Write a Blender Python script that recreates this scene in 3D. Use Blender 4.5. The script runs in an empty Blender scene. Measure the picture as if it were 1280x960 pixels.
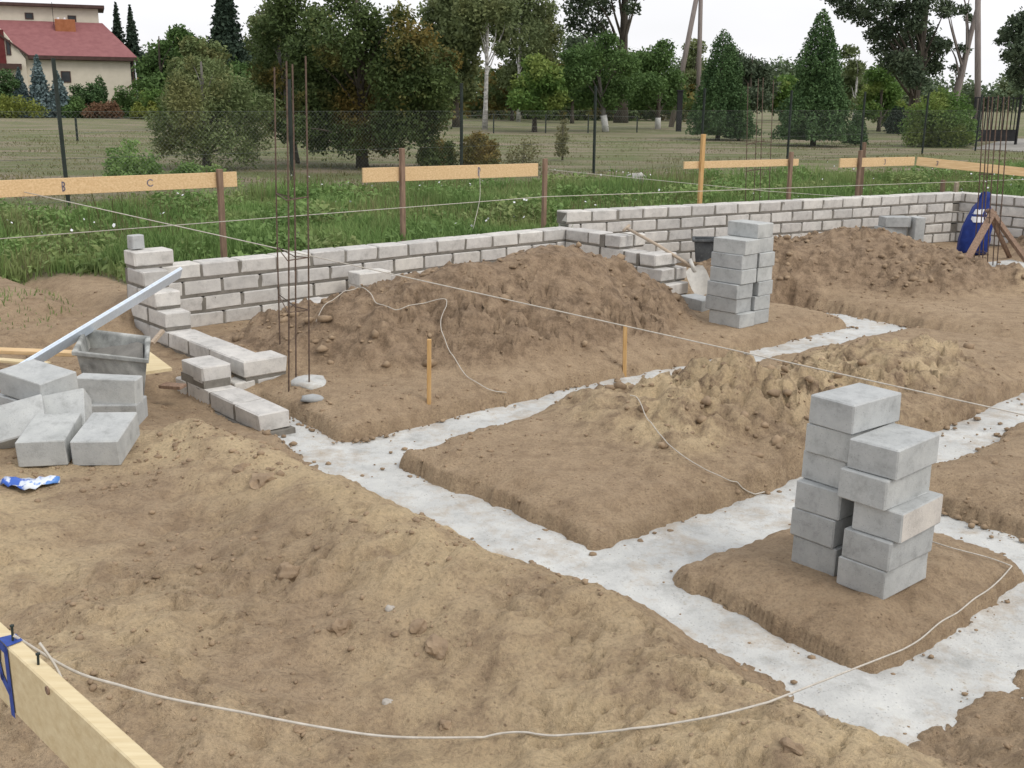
import bpy, bmesh, math, random
import numpy as np
from mathutils import Matrix, Vector

# ------------------------------------------------------------------ camera, sky, sun
SC = bpy.context.scene
COL = SC.collection
FPX, HC, HOR, ROLL = 1350.0, 2.15, 122.0, 0.010
PITCH = math.atan((480 - HOR) / FPX)
cam = bpy.data.cameras.new('camera')
camo = bpy.data.objects.new('camera', cam)
COL.objects.link(camo)
cam.sensor_width = 36.0
cam.lens = FPX / 1280 * 36.0
cam.clip_start = 0.05
cam.clip_end = 4000
camo.matrix_world = (Matrix.Translation((0, 0, HC)) @ Matrix.Rotation(math.pi / 2 - PITCH, 4, 'X')
                     @ Matrix.Rotation(ROLL, 4, 'Z'))
SC.camera = camo
SUN_EL, SUN_AZ = math.radians(48), math.radians(125)     # azimuth clockwise from +Y
wd = bpy.data.worlds.new('World')
SC.world = wd
wd.use_nodes = True
nt = wd.node_tree
bgn = nt.nodes['Background']
sky = nt.nodes.new('ShaderNodeTexSky')
sky.sky_type = 'NISHITA'
sky.sun_disc = False
sky.sun_elevation = SUN_EL
sky.sun_rotation = SUN_AZ
sky.dust_density = 4.0
# thin blue sky almost wholly covered by bright even cloud
tc = nt.nodes.new('ShaderNodeTexCoord')
mp = nt.nodes.new('ShaderNodeMapping'); mp.inputs['Scale'].default_value = (1.2, 1.2, 3.5)
ns = nt.nodes.new('ShaderNodeTexNoise'); ns.inputs['Scale'].default_value = 1.6; ns.inputs['Detail'].default_value = 5
rmp = nt.nodes.new('ShaderNodeMapRange')
rmp.inputs['From Min'].default_value = 0.35; rmp.inputs['From Max'].default_value = 0.65
rmp.inputs['To Min'].default_value = 0.80; rmp.inputs['To Max'].default_value = 0.97
mx = nt.nodes.new('ShaderNodeMix'); mx.data_type = 'RGBA'
mx.inputs['B'].default_value = (11.3, 11.3, 11.6, 1)
nt.links.new(tc.outputs['Generated'], mp.inputs['Vector'])
nt.links.new(mp.outputs['Vector'], ns.inputs['Vector'])
nt.links.new(ns.outputs['Fac'], rmp.inputs['Value'])
nt.links.new(rmp.outputs['Result'], mx.inputs['Factor'])
nt.links.new(sky.outputs['Color'], mx.inputs['A'])
nt.links.new(mx.outputs['Result'], bgn.inputs['Color'])
bgn.inputs['Strength'].default_value = 0.1
sl = bpy.data.lights.new('sun', 'SUN')
sl.energy = 1.5
sl.angle = math.radians(24)
sl.color = (1.0, 0.95, 0.88)
so = bpy.data.objects.new('sun', sl)
COL.objects.link(so)
sd = Vector((math.sin(SUN_AZ) * math.cos(SUN_EL), math.cos(SUN_AZ) * math.cos(SUN_EL), math.sin(SUN_EL)))
so.rotation_euler = (-sd).to_track_quat('-Z', 'Y').to_euler()
SC.view_settings.view_transform = 'Standard'
SC.view_settings.look = 'None'
SC.view_settings.exposure = 0.0
SC.view_settings.gamma = 1.0
SC.render.film_transparent = False

# ------------------------------------------------------------------ geometry of the site
_c, _s, _cr, _sr = math.cos(PITCH), math.sin(PITCH), math.cos(ROLL), math.sin(ROLL)
UA = math.radians(49.0)
UV = np.array([math.sin(UA), math.cos(UA)])
VV = np.array([-math.cos(UA), math.sin(UA)])
ROT = math.pi / 2 - UA                                   # rotation of the house grid about z


def ray(px, py):
    a0 = (px - 640) / FPX; b0 = (480 - py) / FPX
    a = a0 * _cr - b0 * _sr; b = a0 * _sr + b0 * _cr
    return np.array([a, _c + b * _s, -_s + b * _c])


def at(px, py, z=0.0):
    d = ray(px, py); t = (z - HC) / d[2]
    return np.array([d[0] * t, d[1] * t, z])


def aty(px, py, y):
    d = ray(px, py); t = y / d[1]
    return np.array([d[0] * t, y, HC + d[2] * t])


def atv(px, py, v):
    d = ray(px, py); t = v / (d[:2] @ VV)
    return np.array([d[0] * t, d[1] * t, HC + d[2] * t])


def atu(px, py, u):
    d = ray(px, py); t = u / (d[:2] @ UV)
    return np.array([d[0] * t, d[1] * t, HC + d[2] * t])


def uv(p):
    return np.array([p[0] * UV[0] + p[1] * UV[1], p[0] * VV[0] + p[1] * VV[1]])


def xy(u, v):
    return u * UV + v * VV


# ------------------------------------------------------------------ noise
def _hash(ix, iy, seed):
    h = (ix.astype(np.int64) * 374761393 + iy.astype(np.int64) * 668265263 + seed * 1442695041) & 0xffffffff
    h = ((h ^ (h >> 13)) * 1274126177) & 0xffffffff
    h = ((h ^ (h >> 16)) * 2246822519) & 0xffffffff
    return ((h ^ (h >> 15)) & 0xffffff) / float(0xffffff)


def vnoise(x, y, seed=0):
    ix = np.floor(x); iy = np.floor(y)
    fx = x - ix; fy = y - iy
    fx = fx * fx * fx * (fx * (fx * 6 - 15) + 10); fy = fy * fy * fy * (fy * (fy * 6 - 15) + 10)
    ix = ix.astype(np.int64); iy = iy.astype(np.int64)
    a = _hash(ix, iy, seed); b = _hash(ix + 1, iy, seed); c = _hash(ix, iy + 1, seed); d = _hash(ix + 1, iy + 1, seed)
    return (a + (b - a) * fx) * (1 - fy) + (c + (d - c) * fx) * fy - 0.5


def fbm(x, y, f, octv=4, seed=0, gain=0.5):
    r = 0; a = 1.0
    ca, sa = math.cos(0.6), math.sin(0.6)
    for i in range(octv):
        r = r + a * vnoise(x * f, y * f, seed + i * 17)
        x, y = x * ca - y * sa + 3.1, x * sa + y * ca + 1.7
        f *= 2.03; a *= gain
    return r


def worley(x, y, f, seed=0):
    x = x * f; y = y * f
    ix = np.floor(x).astype(np.int64); iy = np.floor(y).astype(np.int64)
    best = np.full(np.shape(x), 9.0)
    for dx in (-1, 0, 1):
        for dy in (-1, 0, 1):
            cx = ix + dx; cy = iy + dy
            px = cx + _hash(cx, cy, seed); py = cy + _hash(cx, cy, seed + 7)
            rr = 0.55 + 0.75 * _hash(cx, cy, seed + 13)
            best = np.minimum(best, np.hypot(x - px, y - py) / rr)
    return best


def sstep(a, b, x):
    t = np.clip((x - a) / (b - a), 0, 1)
    return t * t * (3 - 2 * t)


def lerp(a, b, t):
    return a + (b - a) * t


# ------------------------------------------------------------------ terrain
ZNAT = 0.30                         # level of the land around the dug-out site
ZCON = -0.17                        # top of the blinding concrete
R0 = uv(at(708, 264, 0.785)); R1 = uv(at(1202, 240, 0.785))


def vwall(u):
    """front face of the back wall in the house grid"""
    return np.where(u < R0[0], 9.52, R0[1] + (u - R0[0]) * (R1[1] - R0[1]) / (R1[0] - R0[0]))


TRENCH = [  # u0, u1, v0, v1 (floor)
    (3.42, 3.80, 1.4, 7.3),
    (3.6, 10.5, 5.54, 6.14),
    (3.6, 13.0, 3.20, 3.70),
    (3.55, 9.0, 1.66, 2.04),
    (5.32, 5.76, 1.5, 3.6),
    (10.15, 10.60, 2.5, 7.3),
]


def ridge(u, v, pts, slope_a, slope_b, rnd=0.12):
    """heap with a crest polyline (u, v, h); slopes on the near (-v) and far (+v) sides"""
    z = np.full(np.shape(u), -9.0)
    for (u0, v0, h0), (u1, v1, h1) in zip(pts[:-1], pts[1:]):
        L2 = (u1 - u0) ** 2 + (v1 - v0) ** 2
        t = np.clip(((u - u0) * (u1 - u0) + (v - v0) * (v1 - v0)) / L2, 0, 1)
        du = u - (u0 + t * (u1 - u0)); dv = v - (v0 + t * (v1 - v0))
        d = np.sqrt(du * du + dv * dv + rnd * rnd) - rnd
        side = dv / (np.sqrt(du * du + dv * dv) + 1e-6)
        sl = lerp(slope_a, slope_b, sstep(-0.5, 0.5, side))
        z = np.maximum(z, h0 + t * (h1 - h0) - d * sl)
    return z


def smax(a, b, k):
    h = np.clip(0.5 + 0.5 * (a - b) / k, 0, 1)
    return lerp(b, a, h) + k * h * (1 - h)


H1 = [(4.75, 7.85, 0.36), (5.2, 7.68, 0.57), (5.8, 7.58, 0.71), (6.6, 7.52, 0.71), (7.25, 7.52, 0.745), (7.8, 7.5, 0.56), (8.35, 7.5, 0.22), (8.8, 7.45, 0.0)]
H2 = [(5.35, 4.62, 0.19), (5.9, 4.66, 0.22), (6.4, 4.68, 0.19), (7.0, 4.68, 0.13), (7.7, 4.65, 0.17), (8.5, 4.55, 0.13), (9.3, 4.5, 0.0)]
H3 = [(11.15, 7.75, 0.44), (11.7, 7.65, 0.54), (12.4, 7.55, 0.58), (13.3, 7.5, 0.44), (14.2, 7.4, 0.18), (15.0, 7.2, 0.0)]
H5 = [(12.2, 7.3, 0.50), (12.5, 6.6, 0.38), (12.9, 5.9, 0.24), (13.4, 5.2, 0.12)]
H4 = [(16.0, 6.2, 0.30), (17.4, 6.4, 0.62), (19.0, 6.2, 0.62)]


def terrain(x, y):
    x = np.asarray(x, float); y = np.asarray(y, float)
    u = x * UV[0] + y * UV[1]; v = x * VV[0] + y * VV[1]
    w1 = fbm(u, v, 1.3, 3, 3); w2 = fbm(u, v, 1.3, 3, 11)
    f1 = fbm(u, v, 7.0, 3, 5); f2 = fbm(u, v, 7.0, 3, 19)
    uw = u + 0.09 * w1 + 0.045 * f1 + 0.022 * fbm(u, v, 26, 2, 23)
    vw = v + 0.09 * w2 + 0.045 * f2 + 0.022 * fbm(u, v, 26, 2, 29)
    # natural land / site
    near = 1 - sstep(18, 40, y)
    wl = vwall(u)
    out_v = sstep(0.06, 0.20, v - wl) * sstep(3.2, 3.9, u)
    out_v = np.maximum(out_v, sstep(9.3, 10.6, v) * (1 - sstep(3.2, 3.9, u)))
    lz = np.clip(0.30 - (uw - 1.7) * 0.29, -0.125, 0.30)
    lz = lerp(lz, np.maximum(lz, 0.16), sstep(9.0, 9.6, v))
    left = (1 - sstep(3.66, 3.84, u)) * sstep(4.5, 6.0, v)
    right = sstep(21, 25, u)
    nat = np.maximum(out_v, right)
    z = ZNAT * nat + 0.02 * (1 - nat) * sstep(7.5, 9.3, v) - 0.02 * (1 - nat) * sstep(5, 3, v)
    z = lerp(z, np.maximum(lz, ZNAT * nat), left)
    # foreground spoil
    e = 3.42 + 0.13 * np.exp(-((v - 2.55) / 0.42) ** 2) - uw
    e2 = 1.68 + 0.05 * sstep(4.2, 3.6, u) - vw
    g1 = np.hypot(np.maximum(e, 0), np.maximum(e2, 0)) + np.minimum(np.maximum(e, e2), 0)
    fz = -0.215 + 0.465 * sstep(-0.12, 1.0, g1) + 0.16 * sstep(0.8, 2.6, g1) * (1 - 0.75 * sstep(4.7, 3.9, v)) + 0.165 * np.exp(-((g1 - 1.02) / 0.40) ** 2) * sstep(6.2, 4.2, v) + 0.012 * sstep(-0.03, 0.10, g1)
    fz = fz + 0.10 * np.exp(-(((u - 1.1) / 0.8) ** 2 + ((v - 3.2) / 0.7) ** 2))
    fz2 = -0.215 + 0.04 * sstep(-0.05, 0.12, g1) + 0.30 * sstep(-0.1, 0.75, g1) + 0.1 * sstep(0.8, 2.5, g1)
    wq = sstep(-0.45, 0.45, np.maximum(e2, -0.1) - np.maximum(e, -0.1))
    fcomb = lerp(fz, fz2, wq) + (0.10 * w1 + 0.06 * w2) * sstep(0, 0.35, g1)
    fmask = sstep(6.7, 5.6, v) * sstep(-0.15, -0.06, np.maximum(e, e2))
    z = lerp(z, fcomb, fmask)
    # rounded rims of the dirt islands
    d = np.full(u.shape, 9.0)
    for (a, b, c0, c1) in TRENCH:
        cu, cv = (a + b) / 2, (c0 + c1) / 2
        qx = np.abs(uw - cu) - (b - a) / 2 + 0.03; qy = np.abs(vw - cv) - (c1 - c0) / 2 + 0.03
        dk = np.hypot(np.maximum(qx, 0), np.maximum(qy, 0)) + np.minimum(np.maximum(qx, qy), 0)
        hk = np.clip(0.5 + 0.5 * (dk - d) / 0.16, 0, 1)
        d = lerp(dk, d, hk) - 0.16 * hk * (1 - hk)
    d = np.where((sstep(6.9, 6.5, v) > 0) & (np.minimum(e, 9) > -0.2) & (e <= 0.0) & (e2 < 0.1), np.minimum(d, -0.1), d)
    d = np.where((e2 > -0.2) & (e2 <= 0.0) & (e < 0.1) & (u < 9), np.minimum(d, -0.1), d)
    inner = (1 - fmask)
    z = z - inner * 0.075 * (1 - sstep(0.03, 0.32, d))
    # heaps
    hm = ridge(u, v + 0.0, H1, 0.68, 0.42)
    hm = np.maximum(hm, ridge(u, v, H2, 0.36, 0.36, 0.35))
    hm = np.maximum(hm, ridge(u, v, H3, 0.50, 0.35))
    hm = np.maximum(hm, ridge(u, v, H4, 0.5, 0.4))
    hm = np.maximum(hm, ridge(u, v, H5, 0.42, 0.42, 0.25))
    hmn = hm + 0.10 * w1 + 0.05 * w2
    zh = smax(z, hmn, 0.06)
    heap = np.clip((zh - z) / 0.10, 0, 1) * (v < wl + 0.1)
    zh = np.where(v < wl + 0.1, zh, z)
    # heap in the trench: cut, except where dirt spilled in
    spill = np.maximum.reduce([
        0.8 * np.exp(-(((u - 7.6) / 0.25) ** 2 + ((v - 5.55) / 0.35) ** 2)),
        np.exp(-(((u - 8.9) / 0.6) ** 2 + ((v - 5.55) / 0.35) ** 2)),
        1.2 * np.exp(-(((u - 10.4) / 0.5) ** 2 + ((v - 4.8) / 0.75) ** 2)),
        1.0 * np.exp(-(((u - 10.4) / 0.5) ** 2 + ((v - 3.4) / 0.9) ** 2)),
        np.exp(-(((u - 10.4) / 0.5) ** 2 + ((v - 7.6) / 1.2) ** 2))])
    floor = -0.235 + 0.115 * spill + 0.05 * w1 * spill
    tr = 1 - sstep(-0.005, 0.065, d)
    tr = tr * np.where(fmask > 0, sstep(0.02, -0.02, np.maximum(e, e2)), 1.0)
    z = lerp(zh, floor, tr)
    # roughness
    rough = np.clip(heap + 0.85 * fmask + 0.55 * left * sstep(11.5, 10.5, v), 0, 1) * (1 - 0.9 * tr)
    far = np.clip(1.2 - y / 40, 0, 1)
    wly = worley(u + 0.03 * f1, v + 0.03 * f2, 6.5, 5)
    cl = np.clip(1 - wly, 0, 1)
    wly2 = worley(u + 0.02 * f2, v + 0.02 * f1, 15.0, 9)
    cl2 = np.clip(1 - wly2, 0, 1) ** 1.3
    patch = sstep(-0.15, 0.25, fbm(u, v, 2.1, 3, 41))
    heavy = np.clip(heap, 0, 1)
    z = z + ((0.015 + 0.090 * heavy) * cl * (0.35 + 0.65 * patch) + (0.018 + 0.034 * heavy) * cl2 * (0.4 + 0.6 * patch) - 0.03 * heavy) * rough * far
    z = z + (0.048 + 0.022 * heavy) * f1 * rough * far * (0.45 + 0.55 * patch)
    tb = np.abs(fbm(u, v, 9.0, 3, 131, 0.6)); tb2 = np.abs(vnoise(u * 31, v * 31, 137))
    z = z - (0.030 * (1 + 1.4 * heavy) * np.clip(0.16 - tb, 0, 1) / 0.16 * sstep(-0.2, 0.2, fbm(u, v, 1.7, 2, 139)) + 0.010 * tb2) * rough * far
    z = z + (0.014 * f1 + 0.010 * fbm(u, v, 22, 2, 77)) * near * (1 - nat * (v > wl)) * (1 - 0.8 * tr)
    z = z + 0.03 * fbm(x, y, 0.5, 3, 55) * nat * near
    # ground kept clear beside the low wall, the pier and the loose blocks
    pit = sstep(2.85, 3.25, u) * (1 - sstep(3.74, 3.80, u)) * sstep(7.5, 7.9, v) * sstep(9.5, 9.1, v)
    z = lerp(z, np.minimum(z, -0.01 + 0.03 * f1), pit)
    pit = sstep(2.7, 3.2, u) * (1 - sstep(3.40, 3.46, u)) * sstep(6.2, 6.7, v) * sstep(8.2, 7.9, v)
    z = lerp(z, np.minimum(z, -0.115 + 0.03 * f1), pit)
    pit = 1 - sstep(0.42, 0.75, np.hypot(x + 2.28, y - 5.2))
    z = lerp(z, np.minimum(z, 0.30 + 0.03 * f1), pit)
    # masks: dry pale sand, heap, grass land
    sand = np.clip(fmask * (0.62 + 1.6 * fbm(u, v, 1.1, 3, 91) + 0.9 * np.exp(-((e - 0.95) / 0.3) ** 2)) * sstep(0.2, 0.75, g1 + 0.3 * w2), 0, 1)
    sand = np.maximum(sand, np.clip(heap * sstep(5.9, 5.4, v) * (0.5 + 1.8 * fbm(u, v, 1.2, 3, 61)), 0, 1))
    ga = uv(at(0, 345, ZNAT)); gb = uv(at(150, 342, ZNAT))
    gl = ga[1] + (u - ga[0]) * (gb[1] - ga[1]) / (gb[0] - ga[0]) + 0.7 * w1
    grass = np.where(u < R0[0] - 5.3, sstep(0, 0.35, v - gl), sstep(0.15, 0.4, v - wl))
    return z, sand, heap, grass, fmask


def gz(x, y):
    return float(terrain(np.array([x]), np.array([y]))[0][0])


def hit(px, py, lift=0.0, t0=1.5):
    """point of the ground seen at a place in the photograph"""
    d = ray(px, py)
    ts = np.concatenate([np.arange(t0, 12, 0.01), np.arange(12, 40, 0.05)])
    P = d[None, :] * ts[:, None]
    zz = terrain(P[:, 0], P[:, 1])[0]
    k = np.argmax(HC + P[:, 2] < zz)
    return np.array([P[k, 0], P[k, 1], zz[k] + lift])


# ------------------------------------------------------------------ mesh helpers
def mesh_from(name, verts, faces, mat=None, smooth=False):
    me = bpy.data.meshes.new(name)
    verts = np.asarray(verts, np.float32)
    if isinstance(faces, np.ndarray) and faces.ndim == 2:
        n, k = faces.shape
        me.vertices.add(len(verts)); me.vertices.foreach_set('co', verts.ravel())
        me.loops.add(n * k); me.loops.foreach_set('vertex_index', faces.astype(np.int32).ravel())
        me.polygons.add(n)
        me.polygons.foreach_set('loop_start', np.arange(0, n * k, k, dtype=np.int32))
        me.polygons.foreach_set('loop_total', np.full(n, k, np.int32))
        me.update(calc_edges=True)
    else:
        me.from_pydata([tuple(map(float, p)) for p in verts], [], [tuple(map(int, f)) for f in faces])
        me.update()
    if mat is not None:
        me.materials.append(mat)
    if smooth:
        me.polygons.foreach_set('use_smooth', np.ones(len(me.polygons), bool))
    return me


def link(name, me, parent=None, loc=(0, 0, 0), rot=(0, 0, 0)):
    o = bpy.data.objects.new(name, me)
    COL.objects.link(o)
    o.location = loc
    o.rotation_euler = rot
    if parent is not None:
        o.parent = parent
    return o


def tag(o, label=None, cat=None, group=None, kind=None):
    if label: o['label'] = label
    if cat: o['category'] = cat
    if group: o['group'] = group
    if kind: o['kind'] = kind
    return o


def thing(name, label, cat, loc=(0, 0, 0), rz=0.0, group=None):
    o = bpy.data.objects.new(name, None)
    o.empty_display_size = 0.1
    COL.objects.link(o)
    o.location = loc
    o.rotation_euler = (0, 0, rz)
    return tag(o, label, cat, group)


class MB:
    """collects simple solids, then links them as one mesh object"""
    def __init__(self):
        self.v = []; self.f = []

    def add(self, vs, fs):
        n = len(self.v)
        self.v += [tuple(map(float, p)) for p in vs]
        self.f += [tuple(i + n for i in f) for f in fs]
        return self

    def box(self, a, b, bev=0.0):
        a = np.array(a, float); b = np.array(b, float)
        vs, fs = cbox_vf(b - a, bev)
        return self.add(np.array(vs) + (a + b) / 2, fs)

    def obox(self, p0, p1, w, h, up=(0, 0, 1), bev=0.0):
        """bar from p0 to p1 with width w (sideways) and height h (along up)"""
        p0 = np.array(p0, float); p1 = np.array(p1, float)
        ax = p1 - p0; L = np.linalg.norm(ax); ax = ax / L
        up = np.array(up, float); sd = np.cross(up, ax); sd /= np.linalg.norm(sd); up = np.cross(ax, sd)
        vs, fs = cbox_vf((L, w, h), bev)
        vs = np.array(vs)
        return self.add((p0 + p1) / 2 + vs[:, :1] * ax + vs[:, 1:2] * sd + vs[:, 2:] * up, fs)

    def tube(self, pts, r, n=6, cap=True):
        pts = [np.array(p, float) for p in pts]
        rs = r if hasattr(r, '__len__') else [r] * len(pts)
        rings = []
        prev = None
        for i, p in enumerate(pts):
            t = pts[min(i + 1, len(pts) - 1)] - pts[max(i - 1, 0)]
            t = t / (np.linalg.norm(t) + 1e-9)
            ref = np.array([0, 0, 1.0]) if abs(t[2]) < 0.9 else np.array([1.0, 0, 0])
            if prev is not None: ref = prev
            a = ref - t * (ref @ t); a /= np.linalg.norm(a) + 1e-9; b = np.cross(t, a); prev = a
            rings.append([p + rs[i] * (math.cos(k * 2 * math.pi / n) * a + math.sin(k * 2 * math.pi / n) * b) for k in range(n)])
        vs = [q for rg in rings for q in rg]
        fs = []
        for i in range(len(pts) - 1):
            for k in range(n):
                fs.append((i * n + k, i * n + (k + 1) % n, (i + 1) * n + (k + 1) % n, (i + 1) * n + k))
        if cap:
            fs.append(tuple(range(n - 1, -1, -1)))
            fs.append(tuple((len(pts) - 1) * n + k for k in range(n)))
        return self.add(vs, fs)

    def build(self, name, mat, parent=None, smooth=False, loc=(0, 0, 0), rot=(0, 0, 0)):
        return link(name, mesh_from(name, self.v, self.f, mat, smooth), parent, loc, rot)


def cbox_vf(size, bev):
    hx, hy, hz = [max(q / 2, 1e-4) for q in size]
    if bev <= 0:
        vs = [(sx * hx, sy * hy, sz * hz) for sx in (-1, 1) for sy in (-1, 1) for sz in (-1, 1)]
        return vs, [(0, 1, 3, 2), (4, 6, 7, 5), (0, 4, 5, 1), (2, 3, 7, 6), (0, 2, 6, 4), (1, 5, 7, 3)]
    b = min(bev, hx * 0.9, hy * 0.9, hz * 0.9)
    bm = bmesh.new()
    idx = {}
    vs = []
    for sx in (-1, 1):
        for sy in (-1, 1):
            for sz in (-1, 1):
                for ax in range(3):
                    p = [sx * (hx - b), sy * (hy - b), sz * (hz - b)]
                    p[ax] = (sx * hx, sy * hy, sz * hz)[ax]
                    idx[(sx, sy, sz, ax)] = len(vs); vs.append(tuple(p))
    bm.free()
    S = (-1, 1); fs = []
    for ax in range(3):
        o = [i for i in range(3) if i != ax]
        for s in S:
            q = []
            for (a, c) in ((-1, -1), (1, -1), (1, 1), (-1, 1)):
                k = [0, 0, 0]; k[ax] = s; k[o[0]] = a; k[o[1]] = c
                q.append(idx[(k[0], k[1], k[2], ax)])
            flip = (s < 0) ^ (ax == 1)
            fs.append(tuple(q[::-1]) if flip else tuple(q))
    for ax in range(3):
        o = [i for i in range(3) if i != ax]
        for a in S:
            for c in S:
                def g(sa, w):
                    k = [0, 0, 0]; k[ax] = sa; k[o[0]] = a; k[o[1]] = c
                    return idx[(k[0], k[1], k[2], o[w])]
                q = [g(-1, 0), g(1, 0), g(1, 1), g(-1, 1)]
                flip = (a * c < 0) ^ (ax == 1)
                fs.append(tuple(q) if flip else tuple(q[::-1]))
    for sx in S:
        for sy in S:
            for sz in S:
                q = [idx[(sx, sy, sz, k)] for k in range(3)]
                fs.append(tuple(q) if sx * sy * sz > 0 else tuple(q[::-1]))
    return vs, fs


# ------------------------------------------------------------------ materials
MATS = {}


def mat_new(name, rough=0.9):
    m = bpy.data.materials.new(name)
    m.use_nodes = True
    b = m.node_tree.nodes['Principled BSDF']
    b.inputs['Roughness'].default_value = rough
    b.inputs['Specular IOR Level'].default_value = 0.25
    MATS[name] = m
    return m, m.node_tree, b


def N(t, typ, **kw):
    n = t.nodes.new(typ)
    for k, v in kw.items():
        setattr(n, k, v)
    return n


def noise(t, vec, scale, detail=4, rough=0.55, dist=0.0):
    n = N(t, 'ShaderNodeTexNoise')
    n.inputs['Scale'].default_value = scale; n.inputs['Detail'].default_value = detail
    n.inputs['Roughness'].default_value = rough; n.inputs['Distortion'].default_value = dist
    t.links.new(vec, n.inputs['Vector'])
    return n.outputs['Fac']


def ramp(t, fac, stops):
    r = N(t, 'ShaderNodeValToRGB')
    e = r.color_ramp.elements
    while len(e) < len(stops): e.new(0.5)
    for q, (p, c) in zip(e, stops):
        q.position = p
        q.color = c if len(c) == 4 else (*c, 1)
    t.links.new(fac, r.inputs['Fac'])
    return r.outputs['Color']


def mixc(t, fac, a, b, typ='MIX'):
    m = N(t, 'ShaderNodeMix', data_type='RGBA', blend_type=typ)
    if isinstance(fac, (int, float)): m.inputs['Factor'].default_value = fac
    else: t.links.new(fac, m.inputs['Factor'])
    for s, q in (('A', a), ('B', b)):
        if isinstance(q, tuple): m.inputs[s].default_value = q if len(q) == 4 else (*q, 1)
        else: t.links.new(q, m.inputs[s])
    return m.outputs['Result']


def bump(t, bsdf, h, strength=0.4, dist=0.01):
    b = N(t, 'ShaderNodeBump')
    b.inputs['Strength'].default_value = strength; b.inputs['Distance'].default_value = dist
    t.links.new(h, b.inputs['Height']); t.links.new(b.outputs['Normal'], bsdf.inputs['Normal'])


def mathn(t, op, a, b=None):
    m = N(t, 'ShaderNodeMath', operation=op)
    for i, q in enumerate((a, b)):
        if q is None: continue
        if isinstance(q, (int, float)): m.inputs[i].default_value = q
        else: t.links.new(q, m.inputs[i])
    return m.outputs[0]


def m_ground():
    m, t, b = mat_new('ground', 0.95)
    geo = N(t, 'ShaderNodeNewGeometry').outputs['Position']
    at_ = N(t, 'ShaderNodeVertexColor', layer_name='mask')
    sep = N(t, 'ShaderNodeSeparateColor'); t.links.new(at_.outputs['Color'], sep.inputs['Color'])
    n1 = noise(t, geo, 1.1, 5); n2 = noise(t, geo, 9, 5, 0.65); n3 = noise(t, geo, 60, 4, 0.7)
    soil = ramp(t, n1, [(0.3, (0.34, 0.25, 0.163)), (0.5, (0.42, 0.312, 0.205)), (0.7, (0.50, 0.38, 0.255))])
    damp = ramp(t, n2, [(0.36, (0.225, 0.157, 0.100)), (0.52, (0.41, 0.305, 0.20)), (0.75, (0.52, 0.40, 0.27))])
    soil = mixc(t, 0.45, soil, damp)
    sand = ramp(t, n1, [(0.3, (0.53, 0.407, 0.252)), (0.7, (0.65, 0.515, 0.325))])
    n4 = noise(t, geo, 4.5, 6, 0.7)
    sf = mathn(t, 'MULTIPLY', sep.outputs['Red'], ramp(t, n4, [(0.34, (0.1, 0.1, 0.1)), (0.56, (1, 1, 1))]))
    c = mixc(t, sf, soil, sand)
    heapc = ramp(t, n2, [(0.34, (0.165, 0.115, 0.075)), (0.5, (0.285, 0.205, 0.136)), (0.68, (0.40, 0.295, 0.198))])
    c = mixc(t, mathn(t, 'MULTIPLY', sep.outputs['Green'], mathn(t, 'SUBTRACT', 0.85, sf)), c, heapc)
    c = mixc(t, 0.55, c, ramp(t, n3, [(0.3, (0.48, 0.47, 0.46)), (0.5, (1, 1, 1)), (0.72, (1.3, 1.27, 1.2))]), 'MULTIPLY')
    vs_ = N(t, 'ShaderNodeTexVoronoi'); vs_.inputs['Scale'].default_value = 26; vs_.inputs['Randomness'].default_value = 1.0; t.links.new(geo, vs_.inputs['Vector'])
    spk = mathn(t, 'MULTIPLY', ramp(t, vs_.outputs['Distance'], [(0.10, (1, 1, 1)), (0.20, (0, 0, 0))]), ramp(t, noise(t, geo, 3.3, 3), [(0.48, (0, 0, 0)), (0.6, (0.8, 0.8, 0.8))]))
    c = mixc(t, spk, c, (0.16, 0.11, 0.07))
    # grass land: turf, stubble and bare strips
    g1 = noise(t, geo, 0.35, 5, 0.6)
    mpn = N(t, 'ShaderNodeMapping'); t.links.new(geo, mpn.inputs['Vector'])
    mpn.inputs['Rotation'].default_value = (0, 0, -ROT); mpn.inputs['Scale'].default_value = (0.05, 0.9, 1)
    g2 = noise(t, mpn.outputs['Vector'], 0.8, 4, 0.6)
    g3 = noise(t, geo, 14, 4, 0.7)
    turf = ramp(t, g3, [(0.3, (0.070, 0.095, 0.036)), (0.55, (0.145, 0.165, 0.066)), (0.75, (0.25, 0.245, 0.12))])
    bare = ramp(t, g3, [(0.3, (0.19, 0.152, 0.105)), (0.7, (0.31, 0.262, 0.19))])
    gf = mathn(t, 'ADD', mathn(t, 'MULTIPLY', g1, 0.5), mathn(t, 'MULTIPLY', g2, 0.6))
    land = mixc(t, ramp(t, gf, [(0.49, (0, 0, 0)), (0.66, (1, 1, 1))]), turf, bare)
    c = mixc(t, sep.outputs['Blue'], c, land)
    t.links.new(c, b.inputs['Base Color'])
    hh = mathn(t, 'ADD', mathn(t, 'MULTIPLY', n3, 0.6), mathn(t, 'MULTIPLY', noise(t, geo, 190, 3, 0.7), 0.4))
    bump(t, b, hh, 1.0, 0.03)
    return m


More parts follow.
